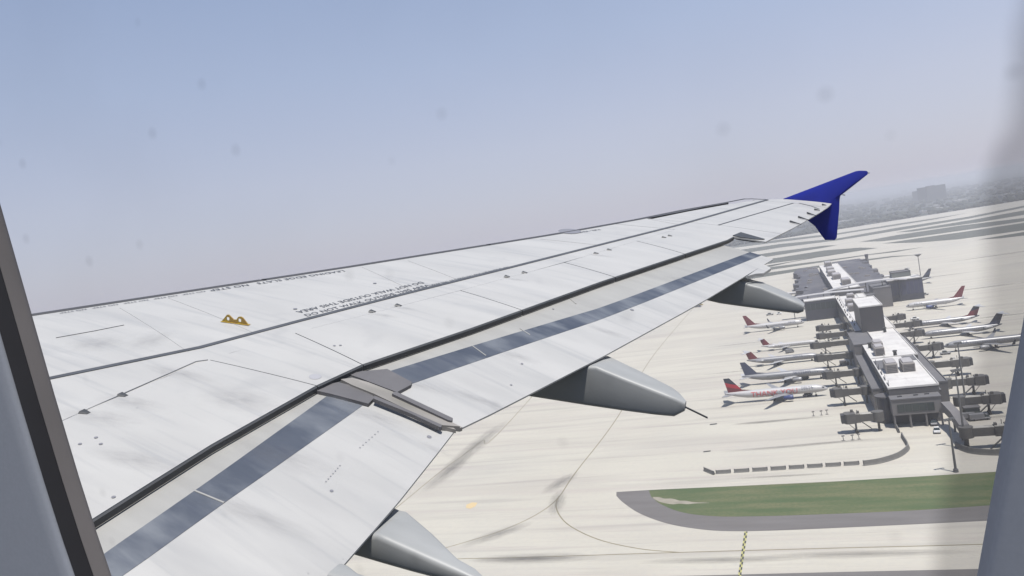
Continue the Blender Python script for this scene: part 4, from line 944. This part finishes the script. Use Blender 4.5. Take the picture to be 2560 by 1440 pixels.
for px, py, lx, ly, rz in [(955, 789, .05, .22, .1), (1010, 772, .045, .18, .1), (330, 1008, .12, .35, .1), (250, 1045, .14, .4, .15), (1290, 700, .06, .2, .1), (1500, 640, .07, .25, .1), (450, 935, .1, .4, 0), (240, 860, .25, .3, 0), (380, 850, .3, .2, .2), (850, 1000, .05, .2, 0), (600, 1000, .2, .4, .1), (330, 1150, .12, .4, .1)]: wsmear(px, py, lx, ly, rz)
# yellow hook bracket
P0, P1 = W(555, 804), W(621, 813); d = P1 - P0; ex = Vector((d.x, d.y, 0)).normalized(); Lb = Vector((d.x, d.y, 0)).length
prof_b = [(0, 0), (.12, .55), (.20, .92), (.27, .95), (.34, .75), (.45, .42), (.56, .45), (.63, .85), (.72, .92), (.80, .8), (.93, .3), (1.0, 0)]
bm = bmesh.new(); hb = .075; th_ = .012
nrmv = Vector((-ex.y, ex.x, 0))
def hole(cx, cy, r): return [(cx + r * math.cos(-2 * math.pi * k / 8) , cy + r * 2.9 * math.sin(-2 * math.pi * k / 8)) for k in range(8)]
outl = prof_b; hs = [hole(.235, .45, .06), hole(.68, .45, .06)]
# bridge the plate around its two holes: strips of quads between the outline halves
cols_ = [0, .06, .12, .175, .205, .235, .265, .295, .34, .45, .56, .62, .65, .68, .71, .74, .80, .93, 1]
def top(t): return interp(outl, t)
segs = []
for a, c in zip(cols_, cols_[1:]):
    mid = (a + c) / 2; hh = None
    for cx in (.235, .68):
        if abs(mid - cx) < .06: hh = .17 * math.sqrt(max(0, 1 - ((abs(mid - cx)) / .062) ** 2)) + .06
    if hh: segs += [((a, 0), (c, 0), (c, .42 - hh), (a, .42 - hh)), ((a, .42 + hh), (c, .42 + hh), (c, top(c)), (a, top(a)))]
    else: segs.append(((a, 0), (c, 0), (c, top(c)), (a, top(a))))
for q in segs:
    vv = []
    for s in (-1, 1):
        vv.append([bm.verts.new(P0 + ex * (t * Lb) + nrmv * s * th_ / 2 + Vector((0, 0, .004 + z * hb)) - WO + Vector((0, 0, (P1.z - P0.z) * t))) for t, z in q])
    bm.faces.new(vv[0]); bm.faces.new(vv[1][::-1])
    for i in range(4): bm.faces.new((vv[0][i], vv[0][(i + 1) % 4], vv[1][(i + 1) % 4], vv[1][i]))
link('hook_bracket', bm_mesh('hook_bracket', bm), yellow, wing)
V = []
for t, s in ((-.02, -1), (1.04, -1), (1.04, 1), (-.02, 1)):
    q = P0 + ex * (t * Lb) + nrmv * s * .02; V.append((q.x, q.y, surf(q.x, q.y) + .006))
wl('bracket_foot', V, [(0, 1, 2, 3)], yellow, wing, False)

# flaps
fl = [W(*p, flapz) for p in [(835, 1440), (880, 1388), (1000, 1250), (1138, 1075)]]
fo = [W(*p, flapz) for p in [(1156, 1069), (1325, 985), (1500, 895), (1760, 752), (1875, 683), (1966, 625)]]
st = [W(*p, flapz) for p in [(200, 1428), (260, 1385), (490, 1225), (825, 985)]]; sb = [W(*p, flapz) for p in [(250, 1480), (330, 1425), (560, 1258), (885, 1030)]]
so_ = [W(*p, flapz) for p in [(985, 925), (1050, 905), (1500, 770), (1930, 607)]]; sbo = [W(*p, flapz) for p in [(1030, 960), (1100, 935), (1500, 800), (1950, 617)]]
tb = lambda L: sorted([(p.x, p.y) for p in L])
def flap(xa, xb, TE_, ST, SB, n_, endskew=0.):
    TE_, ST, SB = tb(TE_), tb(ST), tb(SB); rings = []
    xx = span(xa, xb, n_)
    segs_ = {'flap_nose': (lambda x: interp(TEt, x) + .16, lambda x: interp(ST, x), flap_sand), 'flap_band': (lambda x: interp(ST, x), lambda x: interp(SB, x), band_blue), 'flap': (lambda x: interp(SB, x), lambda x: interp(TE_, x), flap_white)}
    root = None
    for nm in ('flap', 'flap_nose', 'flap_band'):
        fa_, fb_, m = segs_[nm]; rings = []
        for i, x in enumerate(xx):
            yf, yb = fa_(x), fb_(x); c = interp(TEt, x) + .16 - interp(TE_, x)
            U = []; Lw = []
            for k in range(7):
                y = yf + (yb - yf) * k / 6; t = (interp(TEt, x) + .16 - y) / c; th_ = .16 * (1 - t) ** .9 * min(1, .35 + t * 4) + .014
                up = 0.0 if nm != 'flap_band' else .0025
                z = flapz(x, y) + up - (.12 * max(0, (.08 - t) / .08) ** 2)
                U.append(Vector((x, y, z))); Lw.append(Vector((x, y, z - th_)))
            rings.append(U + Lw[::-1])
        o = rings_loft(nm, rings, m, wing if root is None else root, 50)
        if root is None: root = o
    return root
kx = fl[-1].x
flap(2.0, kx - .008, fl, st, sb, 14)
flap(fo[0].x, 12.95, fo, so_, sbo, 20)
strip('panel_seam', [(487, 1228), (560, 1258)], .012, flap_sand, .006, flapz)
for p in [((1180, 865), (1215, 890)), ((1415, 740), (1440, 760)), ((1300, 822), (1325, 838))]: strip('panel_seam', p, .010, flap_sand, .006, flapz)
for (cx, cy), nn in [((460, 1085), 0)]: pass
for k in range(7):
    for (ax, ay), (bx, by) in [((815, 1205), (850, 1165)), ((900, 1120), (945, 1080))]:
        t = k / 6; disc(ax + (bx - ax) * t, ay + (by - ay) * t, .005, gcap, 'rivet', .004, flapz)
for px, py, r in [(1580, 775, .022), (1305, 910, .012), (1278, 963, .01), (1073, 1093, .018), (829, 1228, .012), (1383, 773, .012)]: disc(px, py, r, gcap, 'mark', .004, flapz)
for px, py, lx, ly, rz in [(930, 1040, .10, .5, .1), (1030, 960, .07, .4, .15), (1200, 1000, .06, .35, .1), (700, 1140, .16, .5, .1), (1290, 890, .08, .3, .1), (1520, 830, .07, .3, .1), (1700, 700, .1, .3, .1), (1100, 1130, .05, .25, 0), (640, 1290, .1, .5, .1)]: wsmear(px, py, lx, ly, rz, flapz, .005)
# covers and rail at the kink between the two flaps
def slab(name, pxs, up, th_, m, f=flapz, parent=wing):
    P = [W(*p, f, up) for p in pxs]; n_ = len(P); V = P + [p - Vector((0, 0, th_)) for p in P]
    F = [tuple(range(n_)), tuple(range(2 * n_ - 1, n_ - 1, -1))] + [(i, (i + 1) % n_, n_ + (i + 1) % n_, n_ + i) for i in range(n_)]
    return wl(name, V, F, m, parent, False)
tc_ = slab('track_cover', [(870, 935), (903, 928), (968, 922), (1030, 955), (1027, 962), (993, 980), (960, 968), (900, 945)], .03, .03, cover_dark)
slab('track_cover', [(765, 962), (800, 966), (845, 955), (885, 965), (935, 990), (932, 998), (921, 1009), (830, 985), (790, 976)], .03, .03, cover_dark)
slab('flap_rail', [(852, 948), (880, 944), (920, 955), (985, 980), (1130, 1046), (1125, 1052), (1150, 1066), (1098, 1062), (985, 1008), (935, 984), (880, 962)], .045, .04, rail_tan)
slab('rail_edge', [(985, 979), (993, 980), (1132, 1045), (1129, 1052), (1120, 1050), (980, 984)], .06, .03, cover_dark)
slab('rail_edge', [(936, 989), (985, 1009), (1105, 1062), (1103, 1068), (1098, 1067), (1030, 1035), (933, 996)], .06, .03, cover_dark)
slab('rail_end', [(1090, 1050), (1125, 1053), (1156, 1068), (1150, 1070), (1132, 1068), (1140, 1074), (1108, 1066)], .03, .03, rail_tan)
slab('flap_gap_seal', [(795, 966), (850, 945), (905, 925), (925, 935), (880, 962), (830, 975)], .02, .03, seal_dark)
for k in range(6):
    pa, pb = [((470, 880), (300, 790 - 20)), ((1040, 732), (905, 668)), ((1500, 613), (1350, 598)), ((1150, 702), (1020, 652)), ((1700, 562), (1620, 548)), ((640, 835), (420, 745))][k]
    strip('panel_seam', [pa, pb], .006, MATS['faint seam'], .003)
fl_all = sorted([(p.x, p.y) for p in fl + fo])
# flap track fairings
def fairing(yn, outpx, toppx, botpx, x_extra):
    """side profile read at the inboard face x=yn, plan width from the outer top edge"""
    def S_(px, py):
        d = aray(px, py); t = (yn - CA.x) / d.x; return CA + d * t
    T = sorted([(-p.y, p.z) for p in [S_(*q) for q in toppx]]); Bt = sorted([(-p.y, p.z) for p in [S_(*q) for q in botpx]])
    WT = []
    for q in outpx:
        d = aray(*q); x = yn + .3
        for k in range(40):
            t = (x - CA.x) / d.x; P = CA + d * t; ez = P.z - interp(T, -P.y); x += max(-.05, min(.05, ez * 1.5 if ez > 0 else ez * 1.5))
        WT.append((-P.y, max(.10, min(.45, x - yn))))
    WT.sort()
    for k in range(1, len(WT)): WT[k] = (WT[k][0], min(WT[k][1], WT[k - 1][1]))
    wd = WT[0][1]
    y0 = T[0][0] - x_extra; y1 = max(T[-1][0], Bt[-1][0]); rings = []
    for i in range(27):
        t = i / 26; yy = y0 + (y1 - y0) * t
        zt, zb = interp(T, yy), interp(Bt, yy)
        te_y = interp(fl_all, yn + wd / 2)
        if -yy > te_y: zt = min(zt, flapz(yn + wd / 2, -yy) - .05 - .10 * min(1, (-yy - te_y) / .5))
        zt = max(zt, zb + .03)
        if i == 26: zm = (zt + zb) / 2; zt = zm + (zt - zm) * .75; zb = zm - (zm - zb) * .75
        w_ = min(wd, max(.09, interp(WT, yy))) ; xi = yn + 0 * w_; xo = xi + w_; hgt = zt - zb
        r_ = min(.035, hgt * .3, w_ * .3); pts = []
        if i == 26: xi += .02; xo -= .02
        for cx, cz, a0 in ((xo - r_, zt - r_ , 0), (xi + r_, zt - r_, 90), (xi + r_ * 1.2, zb + r_ * 1.2, 180), (xo - r_ * 1.2, zb + r_ * 1.2, 270)):
            rr = r_ if a0 < 180 else r_ * 1.2
            for k in range(4): a = R_(a0 + 30 * k); pts.append(Vector((cx + rr * math.cos(a), -yy, cz + rr * math.sin(a))))
        rings.append(pts)
    o = rings_loft('flap_track_fairing', rings, fairing_grey, wing, 32)
    # tail cap joint
    yj = y0 + (y1 - y0) * .80; zt, zb = interp(T, yj), interp(Bt, yj)
    wl('joint', [(yn - .004 + .01, -yj, zt - .05), (yn - .004 + .01, -yj - .006, zt - .05), (yn - .004 + .02, -yj - .03, zb + .06), (yn - .004 + .02, -yj - .024, zb + .06)], [(0, 1, 2, 3)], seal_dark, o, False)
    return o, rings[-1], T, Bt
f2, tipf, T2, B2 = fairing(8.2, [(1515, 884), (1541, 897), (1600, 925), (1684, 967.5), (1714, 992)], [(1380, 860), (1496, 919), (1560, 945), (1679, 991), (1704, 1001), (1712, 1005)], [(1307, 991), (1458, 1015), (1560, 1030), (1637, 1040), (1680, 1044), (1698, 1044), (1708, 1036)], .9)
c_ = sum((p for p in tipf), Vector()) / len(tipf)
bm = bmesh.new(); tube(bm, c_ - WO + Vector((0, .03, 0)), c_ - WO + Vector((.05, -.20, -.09)), .009, n=5); link('static_wick', bm_mesh('static_wick', bm), seal_dark, f2)
fairing(11.95, [(1884, 678), (1913, 700), (1961, 724), (2009, 753)], [(1850, 702), (1877, 712), (1900, 717), (1960, 742), (2000, 758), (2010, 763)], [(1757, 750), (1800, 760), (1850, 767), (1950, 780), (1995, 785), (2008, 783)], .8)
fairing(5.15, [(992, 1254), (1036, 1290), (1086, 1332), (1147, 1393), (1180, 1429)], [(900, 1318), (986, 1357), (1074, 1396), (1161, 1434), (1195, 1450)], [(875, 1391), (956, 1415), (1022, 1434), (1090, 1452), (1150, 1466), (1188, 1470)], .8)
fairing(4.62, [(872, 1408), (900, 1430), (930, 1458)], [(850, 1446), (900, 1460), (950, 1482)], [(800, 1500), (860, 1520), (930, 1545)], .3)
slab('fairing_cap', [(1868, 690), (1885, 678), (1910, 661), (1928, 670), (1909, 683), (1890, 684)], .0, .04, flap_white)
# tip: outboard end of the flap bay
slab('bay_edge', [(1832, 588), (1852, 580), (1912, 597), (1908, 598), (1886, 597), (1850, 592)], .012, .05, seal_dark, surf)
# wing tip fence
yfz = 17.12
def FP(px, py):
    d = aray(px, py); t = (yfz - CA.x) / d.x; return CA + d * t
fo_ = [FP(*p) for p in [(1958, 497), (2050, 462), (2139, 428), (2150, 426.5), (2166, 427), (2169.8, 430), (2169, 436), (2140, 459), (2101, 489.5), (2099, 500), (2098, 525), (2092, 594), (2087, 600), (2063, 600), (2058, 594), (2037, 565), (2013, 546), (1990, 520)]]
n_ = len(fo_); ctr = Vector((yfz, -9.8, 1.62)); V = []
for s in (-1, 1):
    for p in fo_: V.append(Vector((yfz + s * .008, p.y, p.z)))
    for p in fo_: q = p.lerp(ctr, .28); V.append(Vector((yfz + s * .035, q.y, q.z)))
F = []
for s in range(2):
    o_ = s * 2 * n_; 
    for i in range(n_): F.append((o_ + i, o_ + (i + 1) % n_, o_ + n_ + (i + 1) % n_, o_ + n_ + i))
    F.append(tuple(range(o_ + n_, o_ + 2 * n_)))
for i in range(n_): F.append((i, (i + 1) % n_, 2 * n_ + (i + 1) % n_, 2 * n_ + i))
fen = wl('tip_fence', V, F, fence_blue, wing, True, 25)
for a, b_ in [((2168, 433), (2174, 432.5)), ((2106, 487), (2113, 488))]:
    bm = bmesh.new(); tube(bm, FP(*a) - WO, FP(*b_) - WO, .008, n=5); link('static_wick', bm_mesh('static_wick', bm), seal_dark, fen)
for a, b_ in [((1975, 553), (2003, 561)), ((1996, 542), (2022, 550)), ((2018, 532), (2040, 539)), ((2036, 523), (2050, 526)), ((2055, 511), (2066, 513))]:
    bm = bmesh.new(); A_, B_ = W(*a, surf, .02), W(*b_, surf, .02); tube(bm, A_ - WO, B_ - WO, .016, .006, n=5); link('static_wick', bm_mesh('static_wick', bm), seal_dark, wing)

# ================================================================== CABIN WALL AND WINDOW
MC = MA @ Matrix.Translation(CA)
cw = empty('cabin_wall', MC @ Matrix.Translation(Vector((.15, 0, -.6))), label='grey cabin side wall around the window we look through', cat='cabin wall')
off_c = Vector((.15, 0, -.6))
SC = .15 / .2
def ring_se(a, b_, yc, zc, x, n_=3.0, N_=72):
    out = []
    for k in range(N_):
        t = 2 * math.pi * k / N_; c, s = math.cos(t), math.sin(t)
        out.append(Vector((x, yc + a * math.copysign(abs(c) ** (2 / n_), c), zc + b_ * math.copysign(abs(s) ** (2 / n_), s))) - off_c)
    return out
N_ = 72; a0, b0, yc0, zc0 = .164 * SC, .24 * SC, .121 * SC, 0.0
def outer(x, e_=0):
    out = []
    for k in range(N_):
        t = 2 * math.pi * k / N_; c, s = math.cos(t), math.sin(t); m_ = max(abs(c) / .75, abs(s) / .62); out.append(Vector((x, yc0 + c / m_, s / m_)) - off_c)
    return out
def cyl(r):                                # gentle curve of the fuselage side
    return [Vector((p.x - .06 * ((p.z + off_c.z) / .62) ** 2 - 0, p.y, p.z)) for p in r]
def wr(yf, ya, x, g_=0.0, b_=.20, n_=5.5):
    """rounded window ring: forward edge leans 18 degrees, aft edge upright; yf/ya = their y at eye height"""
    out = []; yc = (yf + ya) / 2; a = (yf - ya) / 2 + g_
    for k in range(N_):
        t = 2 * math.pi * k / N_; c, s_ = math.cos(t), math.sin(t)
        y = yc + a * math.copysign(abs(c) ** (2 / n_), c); z = (b_ + g_) * math.copysign(abs(s_) ** (2 / n_), s_)
        f_ = max(0, (y - ya) / (yf - ya)) ** .7; y += .33 * min(z, .03 + z * .1) * f_ if z > 0 else .33 * z * f_
        out.append(Vector((x, y, z)) - off_c)
    return out
rl = [wr(.236, -.0342, .1565, -.0006), wr(.236, -.0342, .1520, -.0003), wr(.236, -.0342, .1503), wr(.236, -.0342, .1495, .001), wr(.236, -.0342, .1488, .004), wr(.236, -.0342, .1482, .03), cyl(wr(.236, -.0342, .147, .12)), outer(.144), outer(.170), wr(.236, -.0342, .176, .06)]
rl = [r if i < 7 or i == 9 else cyl(r) for i, r in enumerate(rl)]
autosmooth(link('wall_panel', bm_mesh('wall_panel', loft(rl, False), False), lining, cw), 50)
rk = [wr(.2354, -.0355, .1508), wr(.2330, -.038, .1525), wr(.2314, -.040, .1534)]
autosmooth(link('inner_gasket', bm_mesh('inner_gasket', loft(rk, False), False), seal_black, cw), 60)
rg = [wr(.2314, -.039, .1535), wr(.2306, -.0395, .1548), wr(.2299, -.04, .1565), wr(.2303, -.04, .1580), wr(.237, -.042, .160), wr(.248, -.045, .166)]
autosmooth(link('outer_gasket', bm_mesh('outer_gasket', loft(rg, False), False), seal_tan, cw), 60)
fz, fr = 1.30, 1.975; V = []; F = []; na = 20; ny = 12
for i in range(ny + 1):
    y = -24 + i * 2.4
    for k in range(na + 1):
        a = R_(18 - k * 108 / na)
        for r in (fr, fr - .05): V.append(Vector((r * math.cos(a), y, fz + r * math.sin(a))) - CA - off_c)
w2 = 2 * (na + 1)
for i in range(ny):
    for k in range(na):
        a = i * w2 + 2 * k; F += [(a, a + 2, a + w2 + 2, a + w2), (a + 1, a + w2 + 1, a + w2 + 3, a + 3)]
autosmooth(link('fuselage_skin', mesh('fuselage_skin', V, F), mat('fuselage paint', (.5, .5, .5), .4, noise_amt=.05, nscale=2), cw))
# the pane: clear plastic, with specks and soft frame shade painted as a dark aft band
pm = bpy.data.materials.new('window plastic with edge shading'); pm.use_nodes = True; n = pm.node_tree; n.nodes.clear()
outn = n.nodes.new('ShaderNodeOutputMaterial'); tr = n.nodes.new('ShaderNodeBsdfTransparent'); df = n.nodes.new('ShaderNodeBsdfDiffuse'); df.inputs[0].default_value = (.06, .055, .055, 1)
mx = n.nodes.new('ShaderNodeMixShader'); tc = n.nodes.new('ShaderNodeTexCoord')
vo = n.nodes.new('ShaderNodeTexVoronoi'); vo.inputs['Scale'].default_value = 62; vo.inputs['Randomness'].default_value = 1
m1 = n.nodes.new('ShaderNodeMapRange'); m1.inputs['From Min'].default_value = .13; m1.inputs['From Max'].default_value = .04; m1.inputs['To Max'].default_value = .10
sepc = n.nodes.new('ShaderNodeSeparateColor'); gt = n.nodes.new('ShaderNodeMath'); gt.operation = 'GREATER_THAN'; gt.inputs[1].default_value = .62
ml = n.nodes.new('ShaderNodeMath'); ml.operation = 'MULTIPLY'
nz = n.nodes.new('ShaderNodeTexNoise'); nz.inputs['Scale'].default_value = 18; nz.inputs['Detail'].default_value = 3
m2 = n.nodes.new('ShaderNodeMapRange'); m2.inputs['From Min'].default_value = .45; m2.inputs['From Max'].default_value = .8; m2.inputs['To Max'].default_value = .05
ad = n.nodes.new('ShaderNodeMath'); ad.operation = 'ADD'
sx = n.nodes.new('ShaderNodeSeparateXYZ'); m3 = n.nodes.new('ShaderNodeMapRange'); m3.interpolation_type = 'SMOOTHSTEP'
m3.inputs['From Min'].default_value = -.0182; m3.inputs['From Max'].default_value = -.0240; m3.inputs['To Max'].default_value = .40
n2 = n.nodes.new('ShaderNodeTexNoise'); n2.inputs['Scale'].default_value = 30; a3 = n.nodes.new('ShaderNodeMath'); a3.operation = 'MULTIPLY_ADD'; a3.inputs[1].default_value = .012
ad2 = n.nodes.new('ShaderNodeMath'); ad2.operation = 'ADD'; ad2.use_clamp = True
lk = n.links.new
lk(tc.outputs['Object'], vo.inputs['Vector']); lk(vo.outputs['Distance'], m1.inputs[0]); lk(vo.outputs['Color'], sepc.inputs[0]); lk(sepc.outputs[0], gt.inputs[0])
lk(m1.outputs[0], ml.inputs[0]); lk(gt.outputs[0], ml.inputs[1]); lk(tc.outputs['Object'], nz.inputs[0]); lk(nz.outputs[0], m2.inputs[0]); lk(ml.outputs[0], ad.inputs[0]); lk(m2.outputs[0], ad.inputs[1])
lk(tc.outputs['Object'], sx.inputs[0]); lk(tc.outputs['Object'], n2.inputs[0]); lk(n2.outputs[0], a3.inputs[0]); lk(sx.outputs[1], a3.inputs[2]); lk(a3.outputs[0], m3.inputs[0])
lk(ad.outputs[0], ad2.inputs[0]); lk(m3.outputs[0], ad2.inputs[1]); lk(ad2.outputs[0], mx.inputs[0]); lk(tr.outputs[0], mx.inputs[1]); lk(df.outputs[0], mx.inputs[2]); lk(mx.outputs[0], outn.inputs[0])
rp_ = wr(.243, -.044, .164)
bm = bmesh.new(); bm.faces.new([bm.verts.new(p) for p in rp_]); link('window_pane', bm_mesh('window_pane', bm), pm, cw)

# ================================================================== HAZE
hm = bpy.data.materials.new('haze'); hm.use_nodes = True; n = hm.node_tree; n.nodes.clear()
o_ = n.nodes.new('ShaderNodeOutputMaterial'); pv = n.nodes.new('ShaderNodeVolumePrincipled'); pv.inputs['Color'].default_value = (.80, .81, .85, 1); pv.inputs['Density'].default_value = .00023; pv.inputs['Anisotropy'].default_value = .3
n.links.new(pv.outputs[0], o_.inputs['Volume'])
bm = bmesh.new(); box(bm, -19500, 19500, -19500, 19500, -1.5, 104); hz = link('haze', bm_mesh('haze', bm), hm); tag(hz, kind='stuff', label='pale haze over the airfield', cat='haze')
